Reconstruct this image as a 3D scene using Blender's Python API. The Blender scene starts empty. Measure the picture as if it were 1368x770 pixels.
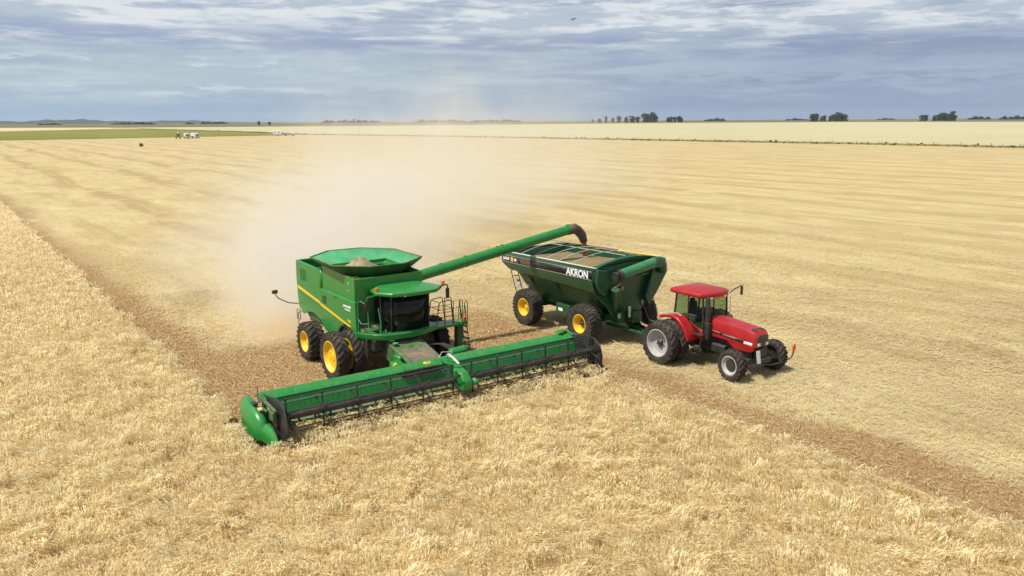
import bpy, bmesh, math, random
import numpy as np
from mathutils import Vector, Matrix, Euler
R = math.radians; PI = math.pi
rnd = random.Random(7); rng = np.random.default_rng(11)
scn = bpy.context.scene
COL = scn.collection
HEAD = R(-54.5)

# ------------------------------------------------------------------ node helpers
class NG:
    def __init__(s, nt): s.nt = nt; s.n = nt.nodes; s.l = nt.links; s.n.clear()
    def new(s, t, **k):
        nd = s.n.new(t)
        for a, b in k.items(): setattr(nd, a, b)
        return nd
    def link(s, a, b): s.l.new(a, b)
    def setin(s, sock, v):
        if hasattr(v, 'is_output') or isinstance(v, bpy.types.NodeSocket): s.l.new(v, sock)
        elif isinstance(v, (tuple, list)) and len(v) == 3 and sock.type == 'RGBA': sock.default_value = (*v, 1)
        else: sock.default_value = v
    def m(s, op, a, b=None, c=None, clamp=False):
        nd = s.new('ShaderNodeMath', operation=op, use_clamp=clamp)
        s.setin(nd.inputs[0], a)
        if b is not None: s.setin(nd.inputs[1], b)
        if c is not None: s.setin(nd.inputs[2], c)
        return nd.outputs[0]
    def mul(s, *a):
        r = a[0]
        for x in a[1:]: r = s.m('MULTIPLY', r, x)
        return r
    def add(s, *a):
        r = a[0]
        for x in a[1:]: r = s.m('ADD', r, x)
        return r
    def sub(s, a, b): return s.m('SUBTRACT', a, b)
    def ss(s, v, a, b, lo=0., hi=1.):
        nd = s.new('ShaderNodeMapRange', interpolation_type='SMOOTHSTEP')
        s.setin(nd.inputs[0], v); s.setin(nd.inputs[1], a); s.setin(nd.inputs[2], b); s.setin(nd.inputs[3], lo); s.setin(nd.inputs[4], hi)
        return nd.outputs[0]
    def mix(s, f, a, b):
        nd = s.new('ShaderNodeMix', data_type='RGBA')
        s.setin(nd.inputs[0], f); s.setin(nd.inputs[6], a); s.setin(nd.inputs[7], b)
        return nd.outputs[2]
    def xyz(s, x, y, z):
        nd = s.new('ShaderNodeCombineXYZ')
        for i, v in enumerate((x, y, z)): s.setin(nd.inputs[i], v)
        return nd.outputs[0]
    def sep(s, v):
        nd = s.new('ShaderNodeSeparateXYZ'); s.link(v, nd.inputs[0]); return nd.outputs
    def noise(s, vec, scale, detail=3., rough=.55, dist=0.):
        nd = s.new('ShaderNodeTexNoise'); 
        if vec is not None: s.link(vec, nd.inputs['Vector'])
        nd.inputs['Scale'].default_value = scale; nd.inputs['Detail'].default_value = detail
        nd.inputs['Roughness'].default_value = rough; nd.inputs['Distortion'].default_value = dist
        return nd.outputs[0]

def newmat(name):
    m = bpy.data.materials.new(name); m.use_nodes = True
    return m, NG(m.node_tree)

def paint(name, col, rough=.4, metal=0., dust=.25, dcol=(.42, .31, .17), coat=0., nscale=3., spec=.5):
    m, g = newmat(name)
    out = g.new('ShaderNodeOutputMaterial'); b = g.new('ShaderNodeBsdfPrincipled')
    tc = g.new('ShaderNodeTexCoord').outputs['Object']
    n1 = g.noise(tc, nscale, 5, .65); n2 = g.noise(tc, nscale * 9, 3, .6)
    up = g.m('MAXIMUM', g.sep(g.new('ShaderNodeNewGeometry').outputs['Normal'])[2], 0.)
    f = g.mul(g.ss(g.add(g.mul(n1, .75), g.mul(n2, .3)), .35, .8), g.add(.55, g.mul(up, .6)), dust * 2.)
    f = g.m('MINIMUM', f, .85)
    g.link(g.mix(f, col, dcol), b.inputs['Base Color'])
    g.link(g.m('ADD', rough, g.mul(f, .8), clamp=True), b.inputs['Roughness'])
    b.inputs['Metallic'].default_value = metal; b.inputs['Coat Weight'].default_value = coat
    b.inputs['Coat Roughness'].default_value = .2; b.inputs['Specular IOR Level'].default_value = spec
    bp = g.new('ShaderNodeBump'); bp.inputs['Strength'].default_value = .12; bp.inputs['Distance'].default_value = .02
    g.link(n1, bp.inputs['Height']); g.link(bp.outputs[0], b.inputs['Normal'])
    g.link(b.outputs[0], out.inputs[0])
    return m

M = {}
M['green'] = paint('combine_green', (.008, .215, .034), .33, dust=.06, coat=.3)
M['green_in'] = paint('tank_green', (.03, .36, .14), .5, dust=.16)
M['cgreen'] = paint('cart_green', (.004, .070, .028), .38, dust=.04, coat=.2)
M['cgreen2'] = paint('cart_auger_green', (.02, .2, .08), .4, dust=.12)
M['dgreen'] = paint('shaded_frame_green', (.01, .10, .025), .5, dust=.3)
M['yellow'] = paint('hub_yellow', (.80, .52, .012), .45, dust=.17)
M['red'] = paint('tractor_red', (.36, .006, .010), .36, dust=.05, coat=.15)
M['white'] = paint('rim_silver', (.40, .41, .42), .45, dust=.2)
M['black'] = paint('black_steel', (.018, .021, .024), .45, dust=.09)
M['grey'] = paint('dull_steel', (.16, .16, .15), .5, metal=.4, dust=.3)
M['rubber'] = paint('tyre_rubber', (.022, .021, .022), .8, dust=.36, dcol=(.2, .155, .11), spec=.3)
M['spoutrub'] = paint('spout_rubber', (.06, .04, .045), .8, dust=.3)
M['amber'] = paint('amber_lens', (.75, .10, .03), .3, dust=.1)
M['chaff'] = paint('chaff_dust', (.45, .35, .2), .9, dust=.3)
M['decal'] = paint('dark_decal', (.012, .02, .017), .4, dust=.05)
M['lettering'] = paint('white_lettering', (.85, .85, .85), .5, dust=.02)
M['seat'] = paint('seat_cloth', (.05, .055, .06), .9, dust=.1)
M['lamp'] = paint('lamp_lens', (.75, .75, .72), .15, dust=.05)
M['rail'] = paint('rim_strip', (.5, .52, .45), .5, dust=.2)
M['truckwhite'] = paint('truck_white', (.8, .8, .8), .5, dust=.1)
M['rust'] = paint('rusty_panel', (.10, .06, .035), .8, dust=.3)

def glass(name, tint, trans):
    m, g = newmat(name)
    out = g.new('ShaderNodeOutputMaterial')
    t = g.new('ShaderNodeBsdfTransparent'); t.inputs[0].default_value = (*tint, 1)
    p = g.new('ShaderNodeBsdfPrincipled'); p.inputs['Base Color'].default_value = (.012, .016, .015, 1); p.inputs['Roughness'].default_value = .08
    mx = g.new('ShaderNodeMixShader'); mx.inputs[0].default_value = 1 - trans
    g.link(t.outputs[0], mx.inputs[1]); g.link(p.outputs[0], mx.inputs[2]); g.link(mx.outputs[0], out.inputs[0])
    return m
M['darkglass'] = glass('smoked_cab_glass', (.35, .42, .36), .45)
M['glass'] = glass('green_tinted_glass', (.80, .90, .80), .9)

def leafmat(name, a, b):
    m, g = newmat(name)
    out = g.new('ShaderNodeOutputMaterial'); d = g.new('ShaderNodeBsdfPrincipled'); d.inputs['Roughness'].default_value = .9
    oi = g.new('ShaderNodeNewGeometry').outputs['Random Per Island']
    g.link(g.mix(oi, a, b), d.inputs['Base Color']); g.link(d.outputs[0], out.inputs[0]); return m
M['leaf'] = leafmat('tree_leaves', (.015, .034, .015), (.04, .06, .028))
M['bark'] = paint('bark', (.10, .07, .045), .9, dust=.1)

def strawmat(name, transl=.35, tint=(1, 1, 1)):
    m, g = newmat(name)
    out = g.new('ShaderNodeOutputMaterial')
    at = g.new('ShaderNodeAttribute'); at.attribute_name = 'Col'
    d = g.new('ShaderNodeBsdfDiffuse'); t = g.new('ShaderNodeBsdfTranslucent'); mx = g.new('ShaderNodeMixShader')
    g.link(at.outputs[0], d.inputs[0]); g.link(at.outputs[0], t.inputs[0]); mx.inputs[0].default_value = transl
    g.link(d.outputs[0], mx.inputs[1]); g.link(t.outputs[0], mx.inputs[2]); g.link(mx.outputs[0], out.inputs[0])
    return m

# ------------------------------------------------------------------ mesh helpers
class MB:
    def __init__(s): s.bm = bmesh.new()
    def face(s, pts):
        try: return s.bm.faces.new([s.bm.verts.new(p) for p in pts])
        except ValueError: return None
    def box(s, c, size, rot=None):
        hx, hy, hz = [v / 2 for v in size]
        mat = Euler(rot).to_matrix() if rot else Matrix.Identity(3)
        v = [s.bm.verts.new(Vector(c) + mat @ Vector((x * hx, y * hy, z * hz))) for x in (-1, 1) for y in (-1, 1) for z in (-1, 1)]
        for f in ((0, 1, 3, 2), (4, 6, 7, 5), (0, 4, 5, 1), (2, 3, 7, 6), (0, 2, 6, 4), (1, 5, 7, 3)): s.bm.faces.new([v[i] for i in f])
        return s
    def prism(s, poly, a, b, axis='y'):
        """poly in the plane across axis; extruded from a to b"""
        def P(p, t):
            if axis == 'y': return (p[0], t, p[1])
            if axis == 'x': return (t, p[0], p[1])
            return (p[0], p[1], t)
        v0 = [s.bm.verts.new(P(p, a)) for p in poly]; v1 = [s.bm.verts.new(P(p, b)) for p in poly]
        n = len(poly); s.bm.faces.new(v0); s.bm.faces.new(v1[::-1])
        for i in range(n): s.bm.faces.new((v0[i], v1[i], v1[(i + 1) % n], v0[(i + 1) % n]))
        return s
    def tube(s, pts, r, n=8, cap=True):
        pts = [Vector(p) for p in pts]; rs = r if isinstance(r, (list, tuple)) else [r] * len(pts)
        rings = []; prev = None
        for i, p in enumerate(pts):
            d = (pts[min(i + 1, len(pts) - 1)] - pts[max(i - 1, 0)]).normalized()
            if prev is None:
                u = d.cross(Vector((0, 0, 1)));
                if u.length < .05: u = d.cross(Vector((1, 0, 0)))
            else: u = prev - d * prev.dot(d)
            u.normalize(); prev = u; w = d.cross(u)
            rings.append([s.bm.verts.new(p + (u * math.cos(2 * PI * k / n) + w * math.sin(2 * PI * k / n)) * rs[i]) for k in range(n)])
        for a, b in zip(rings, rings[1:]):
            for k in range(n): s.bm.faces.new((a[k], a[(k + 1) % n], b[(k + 1) % n], b[k]))
        if cap: s.bm.faces.new(rings[0][::-1]); s.bm.faces.new(rings[-1])
        return s
    def loft(s, rings, closed=True, cap0=False, cap1=False):
        vs = [[s.bm.verts.new(p) for p in r] for r in rings]
        for a, b in zip(vs, vs[1:]):
            n = len(a)
            for k in range(n if closed else n - 1): s.bm.faces.new((a[k], a[(k + 1) % n], b[(k + 1) % n], b[k]))
        if cap0: s.bm.faces.new(vs[0][::-1])
        if cap1: s.bm.faces.new(vs[-1])
        return s
    def lathe(s, prof, c=(0, 0, 0), n=40, axis='y'):
        """prof: (radius, along)"""
        rings = []
        for r, t in prof:
            ring = []
            for k in range(n):
                a = 2 * PI * k / n; q = (r * math.cos(a), t, r * math.sin(a)) if axis == 'y' else (r * math.cos(a), r * math.sin(a), t) if axis == 'z' else (t, r * math.cos(a), r * math.sin(a))
                ring.append(Vector(c) + Vector(q))
            rings.append(ring)
        return s.loft(rings)
    def build(s, name, mat, parent=None, loc=None, bevel=0., solid=0., ang=38, recalc=True):
        bm = s.bm
        if recalc: bmesh.ops.recalc_face_normals(bm, faces=bm.faces)
        for f in bm.faces: f.smooth = True
        for e in bm.edges:
            if len(e.link_faces) == 2 and e.calc_face_angle(0) > R(ang): e.smooth = False
        me = bpy.data.meshes.new(name); bm.to_mesh(me); bm.free()
        me.materials.append(mat)
        o = bpy.data.objects.new(name, me); COL.objects.link(o)
        if parent: o.parent = parent
        if loc: o.location = loc
        if solid:
            md = o.modifiers.new('solid', 'SOLIDIFY'); md.thickness = solid; md.offset = 0
        if bevel:
            md = o.modifiers.new('bevel', 'BEVEL'); md.width = bevel; md.segments = 2; md.limit_method = 'ANGLE'; md.angle_limit = R(35)
        return o

def tag(o, label=None, cat=None, group=None, kind=None):
    if label: o['label'] = label
    if cat: o['category'] = cat
    if group: o['group'] = group
    if kind: o['kind'] = kind
    return o
def empty(name, loc, rz=0.):
    o = bpy.data.objects.new(name, None); COL.objects.link(o); o.location = loc; o.rotation_euler = (0, 0, rz); o.empty_display_size = .2
    return o
def copy_tree(o, parent=None):
    c = o.copy(); COL.objects.link(c)
    if parent: c.parent = parent
    for ch in list(o.children): copy_tree(ch, c)
    return c
def text_mesh(body, name, mat, size, parent, loc, rot, offset=0., depth=.004, shear=0., sx=1.):
    cu = bpy.data.curves.new('t', 'FONT'); cu.body = body; cu.size = size; cu.offset = offset; cu.extrude = depth; cu.shear = shear
    cu.align_x = 'CENTER'; cu.align_y = 'CENTER'
    to = bpy.data.objects.new('t', cu); COL.objects.link(to)
    dg = bpy.context.evaluated_depsgraph_get(); me = bpy.data.meshes.new_from_object(to.evaluated_get(dg))
    bpy.data.objects.remove(to)
    me.name = name; me.materials.clear(); me.materials.append(mat)
    o = bpy.data.objects.new(name, me); COL.objects.link(o); o.parent = parent; o.location = loc; o.rotation_euler = rot; o.scale = (sx, 1, 1)
    return o

# ------------------------------------------------------------------ wheel
def tyre_mb(Ro, w, lugs, lugh=.045, rim=.6, wide=.34, steep=.5):
    b = MB(); hw = w / 2; Ri = Ro * rim; Rb = Ro - lugh
    b.lathe([(Ri, -hw * .72), (Ri + .02, -hw * .86), ((Ri + Rb) / 2, -hw), (Rb - .07, -hw * .97), (Rb - .01, -hw * .84), (Rb, -hw * .4), (Rb + .005, 0), (Rb, hw * .4),
             (Rb - .01, hw * .84), (Rb - .07, hw * .97), ((Ri + Rb) / 2, hw), (Ri + .02, hw * .86), (Ri, hw * .72)], n=56)
    # chevron lugs
    for side in (-1, 1):
        for k in range(lugs):
            a0 = 2 * PI * (k + (.5 if side > 0 else 0)) / lugs
            dA = steep * 2 * PI / lugs * 1.9; th = 2 * PI / lugs * wide
            rows = []
            for t, y in ((0, -.04 * side), (.5, .5), (1, 1.0)):
                yy = side * hw * y if t else -.02 * side
                aa = a0 + dA * t
                Rr = Ro - (.035 if t == 1 else 0)
                ring = []
                for (da, rr) in ((-th / 2, Rb - .03), (-th / 2 * .8, Rr), (th / 2 * .8, Rr), (th / 2, Rb - .03)):
                    ring.append((math.sin(aa + da) * rr, yy, math.cos(aa + da) * rr))
                rows.append(ring)
            aa = a0 + dA; yy = side * hw * 1.0
            rows.append([(math.sin(aa + da) * rr, yy * .99, math.cos(aa + da) * rr) for da, rr in ((-th / 2, Rb - .13), (-th / 2, Rb - .09), (th / 2, Rb - .09), (th / 2, Rb - .13))])
            b.loft(rows, cap0=True, cap1=True)
    return b
def rim_mb(Ri, w, dish, s, hub=True):
    """s = side the outer face looks to (+1/-1 along y); dish = depth of the disc below the outer edge"""
    hw = w / 2; e = s * hw * .86
    b = MB()
    b.lathe([(Ri + .03, s * hw * .80), (Ri + .035, e), (Ri - .005, e + s * .01), (Ri - .03, e - s * .03), (Ri - .05, e - s * dish * .5), (Ri - .10, e - s * dish * .9), (Ri * .55, e - s * dish), (Ri * .32, e - s * dish * .92), (.0005, e - s * dish * .9)], n=48)
    return b
def rim_back_mb(Ri, w, s):
    hw = w / 2; b = MB(); b.lathe([(Ri + .02, -s * hw * .8), (Ri - .03, -s * hw * .6), (Ri * .5, -s * hw * .3), (.001, -s * hw * .3)], n=32)
    return b
def wheel(root, x, y, r, w, lugs, mt, s, dish, rimfrac=.6, hubmat='black', hubr=.16, hublen=.1, steep=.5, wide=.34, lugh=.045):
    we = bpy.data.objects.new('wheel', None); COL.objects.link(we); we.parent = root; we.location = (x, y, r); we.empty_display_size = .2
    we.rotation_euler = (0, rnd.random() * 6, 0)
    tyre_mb(r, w, lugs, rim=rimfrac, steep=steep, wide=wide, lugh=lugh).build('tyre', M['rubber'], we)
    rim_mb(r * rimfrac, w, dish, s).build('rim', mt, we)
    rim_back_mb(r * rimfrac, w, s).build('inner_disc', M['black'], we)
    e = s * (w / 2 * .86 - dish)
    h = MB(); h.lathe([(hubr, e * 1.0 - s * .02), (hubr, e + s * hublen * .6), (hubr * .6, e + s * hublen), (.001, e + s * hublen)], n=20)
    for k in range(8):
        a = k * PI / 4; h.box((math.cos(a) * hubr * 1.45, e + s * .03, math.sin(a) * hubr * 1.45), (.035, .04, .035))
    h.build('hub', M[hubmat], we)
    return we

# ================================================================== COMBINE
CB = (-5.171, 32.234, 0)
cb = empty('combine_harvester', CB, HEAD)
tag(cb, 'green combine harvester with yellow wheel hubs and a wide reel header, cutting the standing wheat', 'combine harvester')
G = M['green']
# hull
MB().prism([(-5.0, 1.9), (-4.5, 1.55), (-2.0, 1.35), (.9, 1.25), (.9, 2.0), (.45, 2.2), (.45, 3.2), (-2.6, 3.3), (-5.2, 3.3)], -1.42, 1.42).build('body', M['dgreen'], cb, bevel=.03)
def arch(cx, r, a0, a1, n=9, cz=.97):
    return [(cx + r * math.cos(R(a0 + (a1 - a0) * i / (n - 1))), cz + r * math.sin(R(a0 + (a1 - a0) * i / (n - 1)))) for i in range(n)]
for s in (-1, 1):
    # front service door with wheel arch
    poly = [(-2.72, 3.17), (-2.74, 1.72), (-2.3, 1.42), (-1.35, 1.38)] + arch(-.15, 1.13, 155, 40, 9, .95) + [(.72, 1.78), (.66, 3.15)]
    p = MB().prism(poly, s * 1.47, s * 1.60).build('side_door', G, cb, bevel=.035)
    MB().prism([(-2.66, 2.02), (.3, 1.98), (.3, 2.0), (-2.66, 2.04)], s * 1.6, s * 1.604).build('panel_seam', M['dgreen'], p)
    for k_ in range(5): MB().box((-2.45 + k_ * .09, s * 1.6, 2.75), (.04, .012, .32)).build('vent_slot', M['decal'], p)
    MB().box((-1.1, s * 1.602, 3.05), (.22, .02, .05)).build('handle', M['black'], p)
    st = MB().prism([(-2.70, 2.44), (.12, 2.06), (.28, 2.11), (.22, 2.13), (-2.70, 2.55)], s * 1.6, s * 1.606).build('stripe', M['yellow'], p)
    MB().box((-2.3, s * 1.605, 2.9), (.12, .012, .04)).build('latch', M['black'], p)
    if s < 0:
        text_mesh('JOHN DEERE', 'lettering', M['lettering'], .125, p, (-.02, -1.606, 2.86), (R(90), R(-2), 0), offset=.004)
        b = MB()
        for k in range(5): b.box((-.2 + k * .10, -1.604, 2.735), (.07, .006, .05 + .015 * (k % 2)))
        b.build('small_lettering', M['lettering'], p)
        b = MB()
        for k in range(3): b.box((.02 + k * .11, -1.604, 2.31 - .005 * k), (.08, .006, .10))
        b.build('yellow_lettering', M['yellow'], p)
    # rear panel
    poly = [(-5.42, 4.02), (-5.46, 3.3), (-5.40, 2.3), (-5.3, 1.92), (-4.85, 1.66), (-4.25, 1.85), (-3.7, 1.92), (-3.2, 1.82), (-2.78, 1.72), (-2.78, 3.95), (-3.6, 3.98)]
    p = MB().prism(poly, s * 1.46, s * 1.56).build('rear_panel', G, cb, bevel=.04)
    MB().prism([(-5.3, 2.76), (-2.82, 2.46), (-2.82, 2.57), (-5.3, 2.90)], s * 1.56, s * 1.566).build('stripe', M['yellow'], p)
    for k_ in range(6): MB().box((-4.9 + k_ * .12, s * 1.562, 3.45), (.05, .012, .5)).build('louvre', M['dgreen'], p)
    MB().prism([(-5.2, 2.62), (-2.82, 2.30), (-2.82, 2.315), (-5.2, 2.635)], s * 1.56, s * 1.565).build('panel_seam', M['black'], p)
# rear bodywork and engine deck
for s in (-1, 1):
    b = MB(); b.loft([[(-2.78, s * 1.55, z_), (-2.70, s * 1.53, z_), (-2.66, s * 1.44, z_), (-2.66, s * 1.2, z_)] for z_ in (3.15, 3.95)], closed=False); b.build('panel_return', G, cb, solid=.03)
b = MB(); b.prism([(-1.46, 4.0), (-1.46, 2.1), (1.46, 2.1), (1.46, 4.0)], -5.46, -5.38, 'x'); b.box((-5.5, -.9, 3.4), (.08, .8, 1.2)); b.build('rear_wall', G, cb, bevel=.03)
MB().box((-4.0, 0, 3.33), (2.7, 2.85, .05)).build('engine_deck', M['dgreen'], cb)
b = MB(); b.box((-3.9, .3, 3.55), (1.3, 1.1, .45)); b.box((-4.7, .2, 3.5), (.5, 1.6, .35)); b.box((-3.0, -.8, 3.6), (.4, .8, .5)); b.build('engine_cover', M['black'], cb, bevel=.04)
MB().tube([(-4.4, 1.0, 3.3), (-4.4, 1.0, 4.05), (-4.55, 1.0, 4.2)], .075, 12).build('exhaust_pipe', M['grey'], cb)
b = MB(); b.box((-3.05, -1.1, 3.75), (.5, .6, .42)); b.build('air_screen', M['green_in'], cb, bevel=.04)
for q in ((-3.0, .5), (-3.0, .2)):
    MB().tube([(-3.2, q[1], 3.6), (-3.2, q[1], 3.85), (-2.7, q[1], 4.0)], .03).build('hose', M['rail'], cb)
# chopper and spreader below the tail
b = MB(); b.prism([(-5.35, 2.0), (-5.5, 1.5), (-5.35, 1.2), (-4.5, 1.25), (-4.3, 1.7)], -1.0, 1.0); b.build('straw_chopper', M['dgreen'], cb, bevel=.03)
b = MB()
for y in (-.55, .55): b.lathe([(.42, y * 0), (.42, .05), (.1, .08), (.001, .08)], (-5.55, y, 1.15), 20, 'z')
b.build('straw_spreader', M['black'], cb)
b = MB(); b.tube([(-5.4, -1.5, 1.75), (-5.75, -1.5, 1.7), (-5.75, -1.5, 1.25), (-5.35, -1.5, 1.3), (-5.4, -1.5, 1.72)], .018); b.tube([(-5.2, -1.5, 1.7), (-5.6, -1.5, 1.55), (-5.6, -1.5, 1.0), (-5.2, -1.5, 1.1)], .018)
b.build('rear_step', M['black'], cb)
# rear marker lamp on its bent arm
b = MB(); b.tube([(-5.38, -1.55, 2.02), (-5.4, -2.0, 2.12), (-5.4, -2.45, 2.38), (-5.4, -2.56, 2.55), (-5.4, -2.57, 2.62)], .022); arm = b.build('marker_arm', M['black'], cb)
MB().box((-5.42, -2.6, 2.68), (.10, .22, .13)).build('marker_lamp', M['amber'], arm, bevel=.02)
MB().box((-5.36, -2.6, 2.69), (.05, .26, .17)).build('lamp_guard', M['rust'], arm, bevel=.02)
b = MB(); b.tube([(-5.38, 1.55, 2.02), (-5.4, 2.0, 2.12), (-5.4, 2.45, 2.38), (-5.4, 2.57, 2.62)], .022); arm = b.build('marker_arm', M['black'], cb)
MB().box((-5.38, 2.6, 2.68), (.10, .24, .15)).build('marker_lamp', M['amber'], arm, bevel=.02)
# grain tank
b = MB()
for (x0, x1, y0_, y1_) in ((-2.55, .48, -1.5, -1.42), (-2.55, .48, 1.42, 1.5), (-2.63, -2.551, -1.5, 1.5), (.481, .52, -1.5, 1.5)):
    zt = lambda x: 4.15 - .12 * (x + 2.55) / 3.03
    b.loft([[(x0, y0_, 3.1), (x1, y0_, 3.1), (x1, y1_, 3.1), (x0, y1_, 3.1)], [(x0, y0_, zt(x0)), (x1, y0_, zt(x1)), (x1, y1_, zt(x1)), (x0, y1_, zt(x0))]], cap0=True, cap1=True)
tank = b.build('grain_tank', G, cb, bevel=.012)
b = MB(); b.loft([[(-2.6, -1.48, 4.13), (.5, -1.48, 4.01), (.5, 1.48, 4.01), (-2.6, 1.48, 4.13)], [(-2.52, -1.17, 3.93), (-.05, -1.17, 3.93), (-.05, 1.22, 3.93), (-2.52, 1.22, 3.93)]]); b.build('tank_top', G, tank, solid=.02)
for q in ((3.78, .05), (3.50, .04)): MB().box((-.02, -1.505, q[0]), (q[1], .02, q[1])).build('bolt', M['lettering'], tank)
b = MB(); b.box((.5, -.95, 3.98), (.12, .9, .1)); b.build('tank_ledge', M['green'], tank, bevel=.02)
rim = [(-3.1, -1.78), (-.5, -1.9), (.58, -.75), (.60, .75), (-.35, 1.98), (-2.95, 2.05), (-4.15, 1.0), (-4.2, -.55)]
base = [(-2.5, -1.15), (-.55, -1.2), (-.05, -.75), (-.05, .75), (-.55, 1.25), (-2.5, 1.25), (-2.95, .7), (-2.95, -.5)]
hop = MB().loft([[(x, y, 4.44) for x, y in rim], [(x, y, 3.9) for x, y in base], [(x * .98 - .03, y * .97, 3.5) for x, y in base]])
for f in hop.bm.faces: pass
hopper = hop.build('tank_hopper', M['green_in'], cb, solid=.03)
b = MB()
for i in range(8):
    p, q = rim[i], rim[(i + 1) % 8]; b.tube([(p[0], p[1], 4.45), (q[0], q[1], 4.45)], .03, 6)
    b.tube([(p[0] * 1.005, p[1] * 1.005, 4.43), (base[i][0], base[i][1], 3.9)], .018, 5)
b.build('hopper_edge', M['dgreen'], hopper)
out = MB(); sc = 1.012
cxh = -1.8
out.loft([[(cxh + (x - cxh) * sc, y * sc, 4.425) for x, y in rim], [(cxh + (x - cxh) * 1.03, y * 1.03, 3.885) for x, y in base]])
out.build('hopper_skirt', paint('hopper_outside_green', (.008, .085, .022), .5, dust=.12), hopper)
b = MB()
for t in (.18, .34, .52):
    a = Vector((rim[4][0] * (1 - t) + rim[5][0] * t, 2.0, 4.40)); c = Vector((base[4][0] * (1 - t) + base[5][0] * t, 1.22, 3.9)); b.tube([a, c], .022, 5)
b.build('hopper_rib', M['dgreen'], hopper)
MB().tube([(-1.9, .1, 3.5), (-1.9, .0, 4.12), (-1.85, -.12, 4.32)], [.2, .2, .13], 12).build('fill_auger', M['green_in'], hopper)
# cab ---------------------------------------------------------------
def cabring(z, k=1., fx=0.):
    return [(.50, -1.0 * k, z), (1.15 + fx * .5, -1.06 * k, z), (1.55 + fx, -.82 * k, z), (1.72 + fx, -.4 * k, z), (1.77 + fx, 0, z), (1.72 + fx, .4 * k, z), (1.55 + fx, .82 * k, z), (1.15 + fx * .5, 1.06 * k, z), (.50, 1.0 * k, z)]
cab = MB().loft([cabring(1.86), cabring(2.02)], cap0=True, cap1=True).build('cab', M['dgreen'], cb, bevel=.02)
def strip(i0, i1, z0, z1, fx0, fx1, k0=1., k1=1.):
    a = cabring(z0, k0, fx0)[i0:i1 + 1]; c = cabring(z1, k1, fx1)[i0:i1 + 1]
    return MB().loft([a, c], closed=False)
strip(2, 6, 2.0, 3.42, 0, .06).build('windscreen', M['darkglass'], cab, solid=.012)
for i0 in (0, 7): strip(i0, i0 + 1, 2.0, 3.42, 0, .06).build('side_window', M['glass'], cab, solid=.012)
strip(1, 2, 2.0, 3.42, 0, .06).build('corner_window', M['darkglass'], cab, solid=.012)
strip(6, 7, 2.0, 3.42, 0, .06).build('corner_window', M['darkglass'], cab, solid=.012)
for i in (0, 1, 2, 6, 7, 8):
    a = cabring(2.0)[i]; c = cabring(3.42, 1., .06)[i]; MB().tube([a, c], .035, 6).build('cab_post', M['black'], cab)
MB().box((.46, 0, 2.7), (.05, 2.0, 1.45)).build('cab_back', M['black'], cab)
b = MB(); b.box((1.0, .0, 2.2), (.5, .5, .14)); b.box((.78, 0, 2.55), (.13, .48, .7), (0, -.15, 0)); b.box((.74, 0, 2.98), (.09, .28, .2)); b.build('seat', M['seat'], cab, bevel=.04)
b = MB(); b.tube([(1.5, 0, 2.0), (1.38, 0, 2.5)], .035); b.lathe([(.18, -.015), (.2, 0), (.18, .015)], (1.36, 0, 2.53), 20, 'z'); b.build('steering_wheel', M['black'], cab)
MB().box((1.0, -.42, 2.42), (.55, .16, .1)).build('armrest_console', M['black'], cab, bevel=.02)
# roof
rr = lambda z, g_: [(.38, -1.16 * g_, z), (1.25, -1.36 * g_, z), (1.88, -.92 * g_, z), (2.06, -.3 * g_, z), (2.10, .35 * g_, z), (2.0, 1.0 * g_, z), (1.5, 1.52 * g_, z), (.38, 1.25 * g_, z)]
def sh(r_, c, k): return [(c[0] + (p[0] - c[0]) * k, p[1] * k, p[2]) for p in r_]
roof = MB().loft([rr(3.42, .97), rr(3.50, 1.), rr(3.56, .98), sh(rr(3.66, 1), (.6, 0), .72), [(p[0], p[1], 3.70) for p in sh(rr(3.66, 1), (.5, 0), .5)]], cap0=True, cap1=True).build('cab_roof', G, cab, bevel=.02)
b = MB(); b.box((-.1, .0, 3.62), (1.15, 2.2, .10), (0, R(4), 0)); b.build('roof_rear_cover', G, cab, bevel=.03)
b = MB()
b.box((1.79, .0, 3.43), (.42, 1.15, .07)); lb = b.build('lamp_bar', M['black'], cab, bevel=.015)
for y, w in ((-.42, .07), (-.25, .07), (-.04, .13), (.19, .13)):
    MB().box((2.006, y, 3.435), (.03, w, .05)).build('work_lamp', M['lamp'], lb, bevel=.012)
def badge(parent, loc, rx, ry, rot):
    o = MB().lathe([(.001, .022), (.8, .018), (1., .0), (1., -.01), (.001, -.01)], n=28, axis='z').build('badge', M['yellow'], parent)
    o.scale = (rx, ry, 1); o.location = loc; o.rotation_euler = rot
    d = MB().prism([(-.7, -.1), (-.35, .2), (.1, .25), (.35, .6), (.3, .25), (.6, .1), (.35, -.05), (.15, -.45), (.05, -.1), (-.35, -.05), (-.6, -.45), (-.5, -.1)], .0225, .026, 'z').build('badge_emblem', M['dgreen'], o)
    return o
bd = badge(cab, (1.84, .62, 3.56), .16, .24, (0, R(22), R(10)))
for y, x in ((-1.22, 1.2), (1.55, 1.5)):
    be = MB().lathe([(.055, 0), (.055, .03), (.075, .035), (.07, .15), (.045, .17), (.001, .17)], (x, y, 3.56), 16, 'z').build('beacon', M['amber'], cab)
b = MB(); b.tube([(1.45, 1.1, 3.5), (1.5, 1.45, 3.53), (1.52, 1.72, 3.56), (1.52, 1.75, 3.5), (1.52, 1.75, 3.25)], .028); ma = b.build('mirror_arm', M['black'], cab)
MB().box((1.5, 1.76, 3.2), (.06, .17, .42)).build('mirror', M['black'], ma, bevel=.03)
b = MB(); b.tube([(1.35, -1.2, 3.47), (1.35, -1.55, 3.45), (1.3, -1.7, 3.4), (1.3, -1.7, 3.2)], .024); ma = b.build('mirror_arm', M['dgreen'], cab)
MB().box((1.3, -1.72, 3.08), (.06, .17, .42)).build('mirror', M['black'], ma, bevel=.03)
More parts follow.
